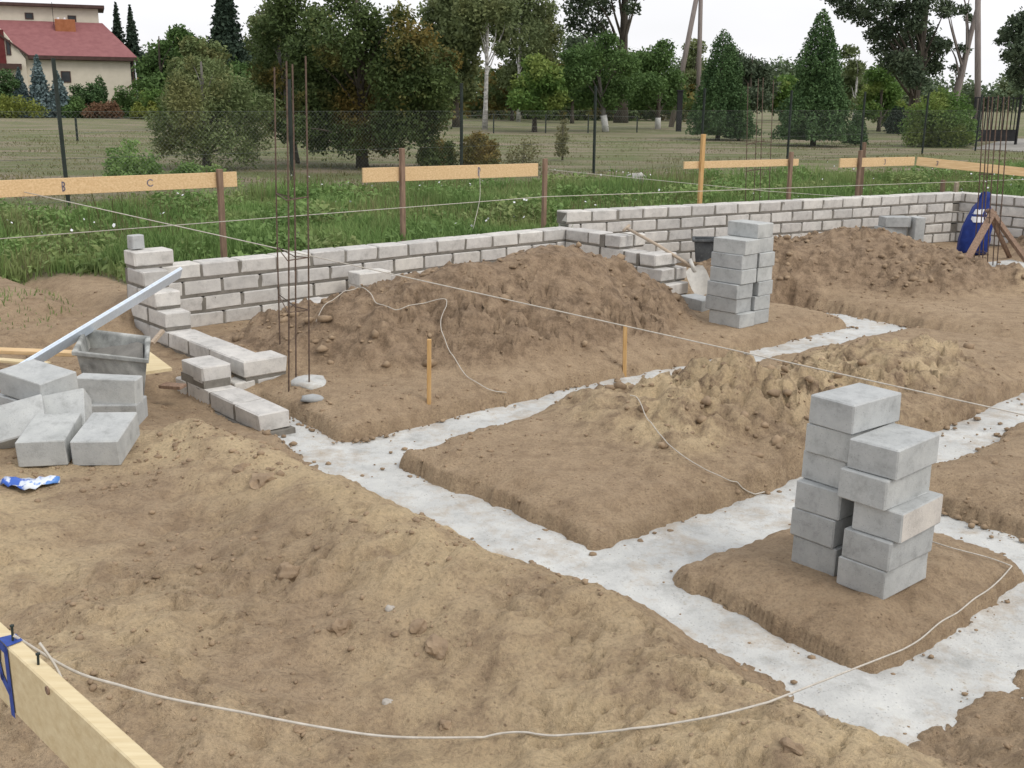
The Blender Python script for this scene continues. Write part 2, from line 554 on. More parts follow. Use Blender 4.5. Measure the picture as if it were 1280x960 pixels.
def m_concrete(name, c0, c1, spot, bstr=0.35, scale=1.0, objvar=0.16, warm=0.35, dirt=False):
    m, t, b = mat_new(name, 0.9)
    co = N(t, 'ShaderNodeTexCoord').outputs['Object']
    oi = N(t, 'ShaderNodeObjectInfo').outputs['Random']
    add = N(t, 'ShaderNodeVectorMath', operation='ADD')
    cmb = N(t, 'ShaderNodeCombineXYZ')
    t.links.new(mathn(t, 'MULTIPLY', oi, 37.0), cmb.inputs[0]); t.links.new(mathn(t, 'MULTIPLY', oi, 91.0), cmb.inputs[1])
    t.links.new(co, add.inputs[0]); t.links.new(cmb.outputs[0], add.inputs[1])
    vec = add.outputs[0]
    n1 = noise(t, vec, 5 * scale, 5, 0.6); n2 = noise(t, vec, 40 * scale, 4, 0.7); n3 = noise(t, vec, 160 * scale, 2, 0.6)
    c = ramp(t, n1, [(0.3, c0), (0.7, c1)])
    c = mixc(t, ramp(t, n2, [(0.60, (0, 0, 0)), (0.72, (0.55, 0.55, 0.55))]), c, spot)
    n5 = noise(t, vec, 11 * scale, 6, 0.75)
    c = mixc(t, 1.0, c, ramp(t, n5, [(0.30, (0.74, 0.74, 0.73)), (0.48, (1, 1, 1)), (0.70, (1.12, 1.12, 1.10))]), 'MULTIPLY')
    vp = N(t, 'ShaderNodeTexVoronoi'); vp.inputs['Scale'].default_value = 95 * scale; t.links.new(vec, vp.inputs['Vector'])
    c = mixc(t, mathn(t, 'MULTIPLY', ramp(t, vp.outputs['Distance'], [(0.10, (1, 1, 1)), (0.24, (0, 0, 0))]), ramp(t, n2, [(0.42, (0, 0, 0)), (0.56, (0.75, 0.75, 0.75))])), c, tuple(q * 0.5 for q in c0))
    c = mixc(t, 1.0, c, ramp(t, oi, [(0.0, (1 - objvar, 1 - objvar, 1 - objvar)), (0.5, (1, 1, 1)), (1.0, (1 + objvar * .6, 1 + objvar * (.6 - .2 * warm), 1 + objvar * (.6 - warm)))]), 'MULTIPLY')
    if dirt:
        geo = N(t, 'ShaderNodeNewGeometry').outputs['Position']
        dn = noise(t, geo, 2.6, 7, 0.72); dn2 = noise(t, geo, 14, 4, 0.7)
        c = mixc(t, ramp(t, mathn(t, 'ADD', mathn(t, 'MULTIPLY', dn, 0.7), mathn(t, 'MULTIPLY', dn2, 0.3)), [(0.50, (0, 0, 0)), (0.60, (0.45, 0.45, 0.45)), (0.70, (0.8, 0.8, 0.8))]), c, (0.36, 0.285, 0.20))
    t.links.new(c, b.inputs['Base Color'])
    vo = N(t, 'ShaderNodeTexVoronoi'); vo.inputs['Scale'].default_value = 55 * scale; t.links.new(vec, vo.inputs['Vector'])
    pit = ramp(t, vo.outputs['Distance'], [(0.08, (0, 0, 0)), (0.22, (1, 1, 1))])
    hh = mathn(t, 'ADD', mathn(t, 'MULTIPLY', n2, 0.7), mathn(t, 'MULTIPLY', pit, 0.35))
    hh = mathn(t, 'ADD', hh, mathn(t, 'MULTIPLY', n3, 0.35))
    bump(t, b, hh, bstr, 0.006)
    return m


def m_plain(name, c0, c1, scale=8, rough=0.8, detail=4, bstr=0.0, stretch=None, metal=0.0, objvar=0.0):
    m, t, b = mat_new(name, rough)
    co = N(t, 'ShaderNodeTexCoord').outputs['Object']
    if stretch:
        mpn = N(t, 'ShaderNodeMapping'); mpn.inputs['Scale'].default_value = stretch
        t.links.new(co, mpn.inputs['Vector']); co = mpn.outputs['Vector']
    n = noise(t, co, scale, detail, 0.6)
    c = ramp(t, n, [(0.32, c0), (0.68, c1)])
    if objvar:
        oi = N(t, 'ShaderNodeObjectInfo').outputs['Random']
        c = mixc(t, 1.0, c, ramp(t, oi, [(0, (1 - objvar,) * 3), (1, (1 + objvar,) * 3)]), 'MULTIPLY')
    t.links.new(c, b.inputs['Base Color'])
    b.inputs['Metallic'].default_value = metal
    if bstr: bump(t, b, n, bstr, 0.01)
    return m


def m_leaf(name, dark, light, accent=None, accent_amt=0.0, scale=1.2, trans=0.25):
    m, t, b = mat_new(name, 0.75)
    geo = N(t, 'ShaderNodeNewGeometry').outputs['Position']
    n = noise(t, geo, scale, 3, 0.6); n2 = noise(t, geo, scale * 7, 3, 0.7)
    f = mathn(t, 'ADD', mathn(t, 'MULTIPLY', n, 0.55), mathn(t, 'MULTIPLY', n2, 0.45))
    c = ramp(t, f, [(0.34, dark), (0.64, light)])
    if accent:
        n3 = noise(t, geo, scale * 0.55, 3, 0.6)
        c = mixc(t, mathn(t, 'MULTIPLY', ramp(t, n3, [(0.5, (0, 0, 0)), (0.62, (1, 1, 1))]), accent_amt), c, accent)
    t.links.new(c, b.inputs['Base Color'])
    tr = N(t, 'ShaderNodeBsdfTranslucent'); t.links.new(c, tr.inputs['Color'])
    mxs = N(t, 'ShaderNodeMixShader'); mxs.inputs[0].default_value = trans
    out = t.nodes['Material Output']
    t.links.new(b.outputs[0], mxs.inputs[1]); t.links.new(tr.outputs[0], mxs.inputs[2]); t.links.new(mxs.outputs[0], out.inputs['Surface'])
    return m


M_GROUND = m_ground()
M_BLIND = m_concrete('blinding_concrete', (0.44, 0.448, 0.437), (0.58, 0.588, 0.572), (0.36, 0.32, 0.25), 1.0, 0.5, 0.0, dirt=True)
M_BLOCK = m_concrete('grey_block', (0.36, 0.375, 0.375), (0.45, 0.465, 0.465), (0.32, 0.325, 0.32), 0.35, 1.0, 0.12, 0.2)
M_WALLB = m_concrete('pale_block', (0.48, 0.47, 0.45), (0.61, 0.595, 0.57), (0.38, 0.365, 0.34), 0.4, 1.0, 0.14, 0.2)
M_WARMB = m_concrete('cream_block', (0.50, 0.475, 0.44), (0.58, 0.55, 0.51), (0.42, 0.40, 0.37), 0.35, 1.0, 0.0)
M_MORTAR = m_concrete('mortar', (0.16, 0.15, 0.13), (0.245, 0.23, 0.205), (0.13, 0.12, 0.11), 0.8, 1.0, 0.0)
M_TUB = m_concrete('mortar_stained_plastic', (0.16, 0.165, 0.158), (0.50, 0.51, 0.485), (0.09, 0.09, 0.088), 0.6, 1.3, 0.0)
M_DTUB = m_concrete('dark_plastic', (0.05, 0.055, 0.06), (0.13, 0.14, 0.145), (0.25, 0.25, 0.25), 0.4, 1.0, 0.0)
M_PINE = m_plain('fresh_pine', (0.55, 0.375, 0.19), (0.72, 0.53, 0.31), 5, 0.75, 5, 0.15, (1, 14, 14))
M_PINEP = m_plain('pale_pine', (0.58, 0.47, 0.28), (0.70, 0.60, 0.39), 4, 0.75, 5, 0.2, (1, 12, 12))
M_STAKE = m_plain('weathered_stake', (0.155, 0.105, 0.075), (0.28, 0.19, 0.135), 6, 0.85, 5, 0.4, (9, 9, 1), objvar=0.15)
M_STAKEL = m_plain('new_stake', (0.46, 0.27, 0.10), (0.60, 0.40, 0.19), 6, 0.8, 5, 0.3, (9, 9, 1))
M_RUST = m_plain('rusty_steel', (0.075, 0.052, 0.040), (0.15, 0.105, 0.080), 30, 0.8, 4, 0.3)
M_STRING = m_plain('string', (0.44, 0.41, 0.36), (0.58, 0.55, 0.49), 30, 0.9)
M_ALU = m_plain('aluminium', (0.62, 0.70, 0.80), (0.72, 0.80, 0.88), 6, 0.38, 3, 0.0, (1, 6, 6), metal=0.3)
M_STEEL = m_plain('worn_steel', (0.42, 0.41, 0.38), (0.56, 0.55, 0.51), 14, 0.55, 5, 0.1)
M_HANDLE = m_plain('shovel_wood', (0.36, 0.29, 0.22), (0.48, 0.40, 0.31), 5, 0.7, 5, 0.2, (1, 10, 10))
M_BLUEPAINT = m_plain('blue_paint', (0.025, 0.055, 0.26), (0.04, 0.09, 0.36), 40, 0.6)
M_INK = m_plain('dark_print', (0.13, 0.12, 0.17), (0.26, 0.24, 0.29), 40, 0.7)
M_BAG = m_plain('blue_bag_paper', (0.010, 0.026, 0.155), (0.018, 0.045, 0.235), 12, 0.5, 4, 0.3)
M_WHITE = m_plain('white_print', (0.68, 0.70, 0.74), (0.78, 0.79, 0.82), 20, 0.5)
M_FENCE = m_plain('dark_green_steel', (0.016, 0.022, 0.018), (0.030, 0.040, 0.034), 6, 0.6)
M_WIRE = m_plain('galvanised_wire', (0.15, 0.165, 0.15), (0.22, 0.24, 0.22), 6, 0.6)
M_BARK = m_plain('bark', (0.045, 0.038, 0.030), (0.10, 0.085, 0.068), 7, 0.95, 5, 0.6, (1, 1, 0.25))
M_BARKG = m_plain('grey_bark', (0.085, 0.078, 0.070), (0.17, 0.16, 0.145), 5, 0.95, 5, 0.6, (1, 1, 0.25))
M_BIRCH = m_plain('birch_bark', (0.20, 0.19, 0.18), (0.66, 0.65, 0.62), 3, 0.85, 4, 0.2, (1, 1, 2.5))
M_LIME = m_plain('whitewash', (0.42, 0.42, 0.40), (0.60, 0.60, 0.58), 5, 0.9)
M_POLE = m_plain('pole_wood', (0.16, 0.135, 0.125), (0.27, 0.235, 0.215), 4, 0.9, 4, 0.3, (6, 6, 0.4))
M_CREAM = m_plain('cream_render', (0.55, 0.505, 0.415), (0.62, 0.57, 0.475), 1.5, 0.9)
M_ROOF = m_plain('red_roof', (0.215, 0.085, 0.088), (0.27, 0.115, 0.115), 2.0, 0.75)
M_TRIM = m_plain('dark_brown_trim', (0.055, 0.030, 0.026), (0.085, 0.050, 0.042), 3, 0.7)
M_BRICK = m_plain('chimney_brick', (0.27, 0.10, 0.045), (0.36, 0.145, 0.070), 3, 0.9)
M_GLASS = m_plain('dark_window_glass', (0.02, 0.024, 0.028), (0.045, 0.05, 0.055), 1, 0.1)
M_REDWOOD = m_plain('red_brown_door', (0.10, 0.018, 0.018), (0.14, 0.03, 0.028), 3, 0.7)
M_IRON = m_plain('black_iron', (0.012, 0.012, 0.013), (0.028, 0.028, 0.03), 4, 0.6)
M_CLOD = m_plain('clod', (0.20, 0.145, 0.095), (0.37, 0.275, 0.182), 9, 0.95, 5, 0.8)
M_CLODS = m_plain('pale_clod', (0.33, 0.25, 0.155), (0.43, 0.33, 0.21), 9, 0.95, 5, 0.8)
M_STONE = m_plain('stone', (0.36, 0.33, 0.29), (0.50, 0.47, 0.42), 9, 0.85, 5, 0.3)
M_WETM = m_concrete('wet_mortar', (0.16, 0.155, 0.14), (0.25, 0.24, 0.22), (0.12, 0.11, 0.10), 0.9, 1.0, 0.0)

#@@OBJECTS@@
# ------------------------------------------------------------------ ground, one sheet to the horizon
ys = [-3.2]
while ys[-1] < 0.8: ys.append(ys[-1] + 0.12)
while ys[-1] < 1900:
    y = ys[-1]
    ys.append(y + (max(0.0062 * y, 0.012) if y < 22 else 0.03 * y))
ys = np.array(ys)
tt = np.concatenate([np.linspace(-1.5, -0.56, 40)[:-1], np.linspace(-0.56, 0.56, 561), np.linspace(0.56, 1.5, 40)[1:]])
TX = tt[None, :] * (ys[:, None] + 4.2)
TY = np.repeat(ys[:, None], len(tt), 1)
tz, tsand, theap, tgrass, tfm = terrain(TX, TY)
fade = sstep(60, 140, TY)
tz = lerp(tz, ZNAT, fade)
nr, ncol = TX.shape
gi = np.arange(nr * ncol).reshape(nr, ncol)
gf = np.stack([gi[:-1, :-1], gi[:-1, 1:], gi[1:, 1:], gi[1:, :-1]], -1).reshape(-1, 4)
gme = mesh_from('ground', np.stack([TX, TY, tz], -1).reshape(-1, 3), gf, M_GROUND, True)
ca = gme.color_attributes.new('mask', 'FLOAT_COLOR', 'POINT')
ca.data.foreach_set('color', np.stack([tsand, theap, tgrass, np.ones_like(tgrass)], -1).astype(np.float32).ravel())
tag(link('ground', gme), kind='structure')

# lean concrete poured into the trenches
bu = np.arange(3.1, 14.0, 0.06); bv = np.arange(0.9, 9.9, 0.06)
BU, BVv = np.meshgrid(bu, bv, indexing='ij')
bx = BU * UV[0] + BVv * VV[0]; by = BU * UV[1] + BVv * VV[1]
bz = ZCON + 0.022 * fbm(BU, BVv, 1.6, 4, 200) + 0.010 * fbm(BU, BVv, 9, 2, 210)
bi = np.arange(bx.size).reshape(bx.shape)
bfq = np.stack([bi[:-1, :-1], bi[1:, :-1], bi[1:, 1:], bi[:-1, 1:]], -1).reshape(-1, 4)
tag(link('trench_concrete', mesh_from('trench_concrete', np.stack([bx, by, bz], -1).reshape(-1, 3), bfq, M_BLIND, True)), kind='structure')

# ------------------------------------------------------------------ concrete blocks
BL, BW, BH, JT = 0.38, 0.24, 0.14, 0.015
rng = random.Random(7)


def block_mesh(name, lx, ly, lz, mat, seed, bev=0.0055, jit=0.0022, chip=True):
    vs, fs = cbox_vf((lx, ly, lz), bev)
    r = random.Random(seed)
    vs = [[p[0] + r.uniform(-jit, jit), p[1] + r.uniform(-jit, jit), p[2] + lz / 2 + r.uniform(-jit, jit) * 0.5] for p in vs]
    if chip:                                   # one or two knocked corners
        for k in range(r.randint(0, 2)):
            i = r.randrange(24)
            for ax in range(3):
                vs[i][ax] *= 1 - r.uniform(0.02, 0.06) if ax < 2 else 1
    return mesh_from(name, vs, fs, mat)


GREY = [block_mesh('grey_block', BL, BW, BH, M_BLOCK, s) for s in range(6)]
WARM = block_mesh('cream_sided_block', BL, BW, BH, M_BLOCK, 31)
WARM.materials.append(M_WARMB)
for pl_ in WARM.polygons:
    if pl_.normal.y < -0.9: pl_.material_index = 1
PALE = [block_mesh('pale_block', BL - 0.008, BW, BH - 0.009, M_WALLB, 40 + s, 0.010, 0.0055) for s in range(6)]
PHALF = [block_mesh('pale_half_block', 0.178, BW, BH - 0.009, M_WALLB, 60 + s, 0.009, 0.004) for s in range(3)]
PQ = [block_mesh('pale_cut_block', 0.10, BW, BH - 0.009, M_WALLB, 70 + s, 0.008, 0.004) for s in range(2)]
PTHIN = [block_mesh('pale_end_block', 0.23, BW, BH - 0.009, M_WALLB, 80 + s, 0.009, 0.004) for s in range(2)]


def loose_block(label, p, yaw, group=None, mesh=None, rx=0.0, ry=0.0, name='concrete_block', tx=0.0):
    """one loose block, its base centre at p, its length along yaw"""
    o = link(name, mesh or GREY[rng.randrange(6)], None, tuple(p))
    o.rotation_euler = (Matrix.Rotation(math.radians(tx), 4, 'X') @ Matrix.Rotation(yaw, 4, 'Z') @ Matrix.Rotation(ry, 4, 'Y') @ Matrix.Rotation(rx, 4, 'X')).to_euler()
    return tag(o, label, 'block', group)


class Wall:
    """blocks and mortar of one wall, in a frame turned like the wall"""
    def __init__(self, name, label, origin, rz):
        self.t = thing(name, label, 'wall', (origin[0], origin[1], 0), rz)
        self.mo = MB()

    def block(self, u, v, z, along='u', kind='f'):
        me = {'f': PALE, 'h': PHALF, 'q': PQ, 'e': PTHIN}[kind]
        o = link('block', me[rng.randrange(len(me))], self.t, (u, v, z))
        o.rotation_euler = (rng.uniform(-.006, .006), rng.uniform(-.006, .006),
                            (0 if along == 'u' else math.pi / 2) + rng.choice((0, math.pi)) + rng.uniform(-.008, .008))
        o.location.z += rng.uniform(-.002, .002)
        return o

    def mortar(self, u0, u1, v0, v1, z0, z1, proud=-0.008):
        """a bed with slightly wavering faces"""
        n = max(2, int(max(u1 - u0, v1 - v0) / 0.05))
        lu = (u1 - u0) >= (v1 - v0)
        vs = []; fs = []
        for i in range(n + 1):
            f = i / n
            for (a, b) in ((0, 0), (1, 0), (1, 1), (0, 1)):
                g = rng.uniform(-0.0035, 0.0035) - proud
                gz_ = rng.uniform(-0.003, 0.003) if b else 0
                if lu: vs.append((lerp(u0, u1, f), (v0 + g) if a == 0 else (v1 - g), (z0, z1)[b] + gz_))
                else: vs.append(((u1 - g) if a == 0 else (u0 + g), lerp(v0, v1, f), (z0, z1)[b] + gz_))
        for i in range(n):
            for k in range(4):
                fs.append((i * 4 + k, (i + 1) * 4 + k, (i + 1) * 4 + (k + 1) % 4, i * 4 + (k + 1) % 4))
        fs.append((3, 2, 1, 0)); fs.append(tuple(n * 4 + k for k in range(4)))
        self.mo.add(vs, fs)

    def course(self, u0, u1, v, z, shift, last='f'):
        """a run of stretchers from u0 to u1 along u, front face at v"""
        p = BL + JT
        self.mortar(u0 + 0.004, u1 - 0.004, v, v + BW, z - 0.022, z + BH - 0.022 - rng.uniform(0, .003))
        u = u0
        if shift:
            self.block(u + 0.0925, v + BW / 2, z, 'u', 'h'); u += 0.185 + JT
        while u + BL <= u1 + 0.01:
            self.block(u + BL / 2, v + BW / 2, z); u += p + rng.uniform(-0.002, 0.006)
        if u1 - u > 0.15: self.block(u + 0.0925, v + BW / 2, z, 'u', 'h')
        elif u1 - u > 0.07: self.block(u + 0.05, v + BW / 2, z, 'u', 'q')

    def done(self):
        # outward normals whatever the winding
        o = self.mo.build('mortar', M_MORTAR, self.t)
        bm = bmesh.new(); bm.from_mesh(o.data); bmesh.ops.recalc_face_normals(bm, faces=bm.faces); bm.to_mesh(o.data); bm.free()
        return self.t


CZ = [-0.14 + 0.1565 * k for k in range(7)]      # underside of each course; c1 = CZ[0]
# --- long wall of five courses, with the raised corner at its left end
VF = 9.52
w = Wall('block_wall', 'long pale block wall behind the largest heap, with a raised corner at its left', (0, 0), ROT)
for k in range(5):
    w.course(4.0 + 0.015, 9.285, VF, CZ[k], k % 2)
# corner: courses rack back towards the top
UL = 3.76
for k, vend in ((0, 9.30), (1, 9.30), (2, 8.92), (3, 9.11), (4, 9.33)):
    w.mortar(UL, UL + BW, vend + 0.01, VF + BW, CZ[k] - 0.022, CZ[k] + BH - 0.020)
    v = vend
    while v + 0.2 < VF + BW + 0.02:
        if v + BL < VF + BW + 0.05: w.block(UL + BW / 2, v + BL / 2, CZ[k], 'v'); v += BL + JT
        else: w.block(UL + BW / 2, v + 0.115, CZ[k], 'v', 'e'); v += 0.245
w.mortar(UL + 0.01, UL + BL - 0.01, VF + 0.01, VF + BW - 0.01, CZ[5] - 0.022, CZ[5] + 0.01)
w.block(UL + BL / 2, VF + BW / 2, CZ[5], 'u')
w.done()
q = xy(UL + 0.10, VF + 0.17)
loose_block('small grey offcut of block standing on the raised left corner of the long wall', (q[0], q[1], CZ[5] + BH + 0.001), ROT + 0.2,
            mesh=block_mesh('block_offcut', 0.125, 0.09, 0.125, M_BLOCK, 5), name='block_offcut')

# --- low side wall running from the corner towards the camera, ending in a wider pier
w = Wall('block_wall', 'low side wall one block wide, from the raised corner to the stepped pier', (0, 0), ROT)
for k, vs_ in ((0, 7.72), (1, 7.72)):
    w.mortar(UL, UL + BW, vs_ + 0.0, 9.285, CZ[k] - 0.03, CZ[k] + BH - 0.020)
    v = 9.285 - (0.195 if k == 0 else 0)
    if k == 0: w.block(UL + BW / 2, 9.285 - 0.0925, CZ[0], 'v', 'h')
    while v - BL > vs_ - 0.05:
        w.block(UL + BW / 2, v - BL / 2, CZ[k], 'v'); v -= BL + JT + 0.004
w.block(UL + BL / 2 - 0.02, 7.58, CZ[1] + 0.012, 'u')
w.mortar(UL, UL + BL - 0.03, 7.465, 7.70, CZ[1] - 0.045, CZ[1] + 0.03)
w.block(UL + 0.21, 7.585, CZ[0] + 0.012, 'u', 'e')
w.block(UL - 0.01, 7.585, CZ[0] + 0.012, 'u', 'h')
w.mortar(UL - 0.02, UL + 0.31, 7.47, 7.69, CZ[0] - 0.05, CZ[0] + BH)
w.block(UL + 0.46, 7.78, CZ[0] + 0.055, 'v', 'h')
w.mortar(UL + 0.36, UL + 0.57, 7.70, 7.86, CZ[0] - 0.05, CZ[0] + 0.06)
w.done()
w = Wall('block_pier', 'two course stub of pale blocks stepping down at the corner of the concrete trench', (0, 0), ROT)
w.t['category'] = 'pier'
for i in range(4):
    if i < 3: w.block(3.40 + BW / 2, 6.585 + BL / 2 + i * 0.397, CZ[0] + 0.005, 'v')
    else: w.block(3.40 + BW / 2, 6.585 + 0.0925 + i * 0.397, CZ[0] + 0.005, 'v', 'h')
w.mortar(3.40, 3.40 + BW, 6.63, 7.95, CZ[0] - 0.06, CZ[0] + BH - 0.012)
w.mortar(3.385, 3.40 + BW + 0.015, 6.555, 7.97, CZ[0] - 0.10, CZ[0] + 0.004, 0.004)
w.block(3.41 + BW / 2, 7.475 + BL / 2, CZ[1] + 0.012, 'v')
w.mortar(3.40, 3.40 + BW, 7.47, 7.86, CZ[1] - 0.04, CZ[1] + 0.04)
w.done()

# --- stepped cross wall
w = Wall('block_wall', 'stepped cross wall of pale blocks beside the shovel, half buried by the largest heap', (0, 0), ROT)
UC = 9.10
for k, vend, endk in ((0, 7.70, 'f'), (1, 7.86, 'f'), (2, 7.95, 'e'), (3, 8.05, 'f'), (4, 8.60, 'e')):
    w.mortar(UC, UC + BW, vend + 0.25, VF - 0.01, CZ[k] - 0.022, CZ[k] + BH - 0.020)
    v = VF - 0.012 - (0.2 if k % 2 else 0)
    if k % 2: w.block(UC + BW / 2, VF - 0.012 - 0.0925, CZ[k], 'v', 'h')
    while v - BL > vend + 0.20:
        w.block(UC + BW / 2, v - BL / 2, CZ[k], 'v'); v -= BL + JT
    if v - vend - BW > 0.12: w.block(UC + BW / 2, v - 0.0925, CZ[k], 'v', 'h')
    if endk == 'f':
        w.block(UC + BL / 2, vend + BW / 2, CZ[k], 'u')
        w.mortar(UC + 0.01, UC + BL - 0.01, vend + 0.01, vend + BW, CZ[k] - 0.022, CZ[k] + 0.02)
    else:
        w.block(UC + 0.115, vend + BW / 2, CZ[k], 'u', 'e')
        w.block(UC + 0.26 + 0.0925, vend + BW / 2, CZ[k], 'u', 'h')
        w.mortar(UC + 0.01, UC + 0.43, vend + 0.012, vend + BW - 0.012, CZ[k] - 0.022, CZ[k] + BH - 0.012)
w.done()

# --- the taller right part of the back wall and the wing at its far end
dR = R1 - R0; LR = float(np.hypot(*dR)); aR = math.atan2(dR[1], dR[0])
o0 = xy(*R0)
w = Wall('block_wall', 'tall pale block wall of six courses running from the cross wall to the blue bag', o0, ROT + aR)
for k in range(6):
    w.course(0.0 if k == 5 else 0.03, LR, 0.0, CZ[k], (k + 1) % 2)
w.done()
E1 = at(1202, 240, 0.785); E2 = at(1280, 246, 0.785)
w = Wall('block_wall', 'short pale wing wall behind the blue bag, turning off the tall wall', E1[:2] + 0.0, math.atan2(E2[1] - E1[1], E2[0] - E1[0]))
for k in range(6):
    w.course(-0.13, 3.6, 0.005, CZ[k], k % 2)
w.done()

# ------------------------------------------------------------------ near stack
G = 'blocks of the near stack on the dirt island'
ZS = gz(*at(1090, 735, 0.0)[:2]) - 0.012
nR = uv(at(1103, 752, ZS)); nL = uv(at(1042, 722, ZS))
jR = [(0, 0, 0, GREY[0]), (0.005, -0.012, -0.01, GREY[1]), (0.022, -0.034, 0.03, WARM), (-0.012, 0.026, -0.01, GREY[3]), (0.012, 0.012, 0.03, GREY[4])]
lR = ['lowest block of the near stack, front column, touching the dirt',
      'grey block second from the ground in the front column of the near stack',
      'block with a pale cream side jutting right, middle of the near stack',
      'grey block right under the top one of the near stack, shifted left',
      'top block of the shorter front column of the near stack, light upper face']
for i, (a, b, c_, me) in enumerate(jR):
    p = xy(nR[0] + BL / 2 + a, nR[1] + BW / 2 + b)
    loose_block(lR[i], (p[0], p[1], ZS + i * (BH + 0.002)), ROT + c_, G, me)
jL = [(0, 0, 0, GREY[2]), (-0.01, 0.01, -0.02, GREY[5]), (-0.006, 0.004, 0.02, GREY[1]), (0.03, -0.002, -0.02, GREY[3]), (0.012, -0.016, 0.0, GREY[0]), (0.004, -0.034, -0.05, GREY[4])]
lL = ['lowest block of the near stack, left rear column, with a chipped upper corner',
      'second block up in the left rear column of the near stack',
      'third block up in the left rear column of the near stack, warmer grey face',
      'fourth block up in the left rear column of the near stack',
      'fifth block up in the left rear column, under the near stack topmost',
      'topmost block of the near stack, crowning the taller rear column']
for i, (a, b, c_, me) in enumerate(jL):
    p = xy(nL[0] + BL / 2 + a, nL[1] + BW / 2 + b)
    loose_block(lL[i], (p[0], p[1], ZS + i * (BH + 0.002)), ROT + c_, G, WARM if i == 5 and False else me)

# ------------------------------------------------------------------ far stack by the shovel
G = 'blocks of the far stack beside the shovel'
ZF = gz(*at(923, 405, 0.0)[:2]) - 0.01
nF = uv(at(924, 411, ZF))
ordn = ['lowest', 'second lowest', 'third lowest', 'fourth lowest', 'fifth lowest', 'top', 'top']
for i in range(6):
    du, dv, ry = [(0.0, 0, 0), (-0.015, .045, .03), (-.02, .03, -.03), (.005, .02, .02), (.02, .03, 0), (.03, .02, .04)][i]
    p = xy(nF[0] + BW / 2 + du, nF[1] + BL / 2 + dv)
    lab = '%s block in the front column of the far stack by the shovel' % ordn[i] if i < 5 else 'top block of the lower front column of the far stack by the shovel'
    loose_block(lab, (p[0], p[1], ZF + i * (BH + 0.002)), ROT + math.pi / 2 + ry, G, GREY[(i * 5 + 1) % 6])
for i in range(7):
    du, dv, ry = [(0.0, 0, 0), (0.0, .0, -.02), (.03, .0, .03), (.02, .01, .0), (.03, .0, -.02), (.02, .02, .02), (.0, .02, -.03)][i]
    p = xy(nF[0] + BW * 1.5 + 0.02 + du, nF[1] + BL / 2 + 0.02 + dv)
    lab = ('%s block in the taller rear column of the far stack' % (ordn[i] if i < 5 else 'sixth lowest')
           if i < 6 else 'highest block of the far stack, on the taller rear column')
    loose_block(lab, (p[0], p[1], ZF + i * (BH + 0.002)), ROT + math.pi / 2 + ry, G, GREY[(i * 2 + 2) % 6])

# ------------------------------------------------------------------ loose pile on the left
def pile(label, near, left, right, z, mesh=None, dims=None, **kw):
    """near / left / right: places of three top corners in the photograph, z: height of the top"""
    a = at(*near, z); l = at(*left, z); r = at(*right, z)
    dl = (l - a)[:2]; dr = (r - a)[:2]
    long_right = np.hypot(*dr) > np.hypot(*dl)
    if kw.pop('flip', False): long_right = not long_right
    d = dr / np.hypot(*dr) - np.array([-dl[1], dl[0]]) / np.hypot(*dl) * 1.0
    ang = math.atan2(d[1], d[0])
    e1 = np.array([math.cos(ang), math.sin(ang)]); e2 = np.array([-e1[1], e1[0]])
    lx, ly = (BL, BW) if long_right else (BW, BL)
    cpt = a[:2] + e1 * lx / 2 + e2 * ly / 2
    return loose_block(label, (cpt[0], cpt[1], z - BH), ang if long_right else ang + math.pi / 2, 'loose blocks dumped on the left', mesh, **kw)


GP = 'loose blocks dumped on the left'
p = at(48, 463, 0.60)
pile('flat block with a broad tilted top, highest of the loose pile on the left', (50, 474), (9, 455), (95, 459), 0.640, GREY[2], tx=7)
pile('block lying directly under the highest one of the loose pile', (45, 505), (4, 482), (96, 487), 0.49, GREY[3], tx=3)
p = at(70, 522, 0.42); loose_block('block leaning back behind the two front blocks of the loose pile', (p[0], p[1] + 0.02, 0.375), math.radians(14), GP, GREY[5], tx=48)
p = at(2, 535, 0.40); loose_block('block at the left picture edge of the loose pile, half under its neighbour', (p[0] + 0.05, p[1] + 0.06, 0.345), math.radians(20), GP, GREY[1], tx=42)
p = (at(10, 588, 0.30) + at(78, 583, 0.30)) / 2
loose_block('left one of the two front blocks of the loose pile, leaning on its right neighbour', (p[0] + 0.01, p[1] + 0.20, 0.325), math.radians(98), GP, GREY[0], tx=6)
p = (at(83, 585, 0.30) + at(147, 583, 0.30)) / 2
loose_block('right one of the two front blocks of the loose pile, nearest the sandy heap', (p[0] + 0.01, p[1] + 0.20, 0.325), math.radians(93), GP, GREY[4], tx=7)
p = (at(92, 474, 0.44) + at(167, 476, 0.44)) / 2
loose_block('block standing on its long edge in front of the mortar tub', (p[0], p[1] + 0.14, 0.32), math.radians(-2), GP, GREY[1], tx=88)
p = at(135, 503, 0.30)
loose_block('half sunk block lying at the foot of the one on its long edge', (p[0] - 0.02, p[1] + 0.10, 0.145), math.radians(3), GP, GREY[3])

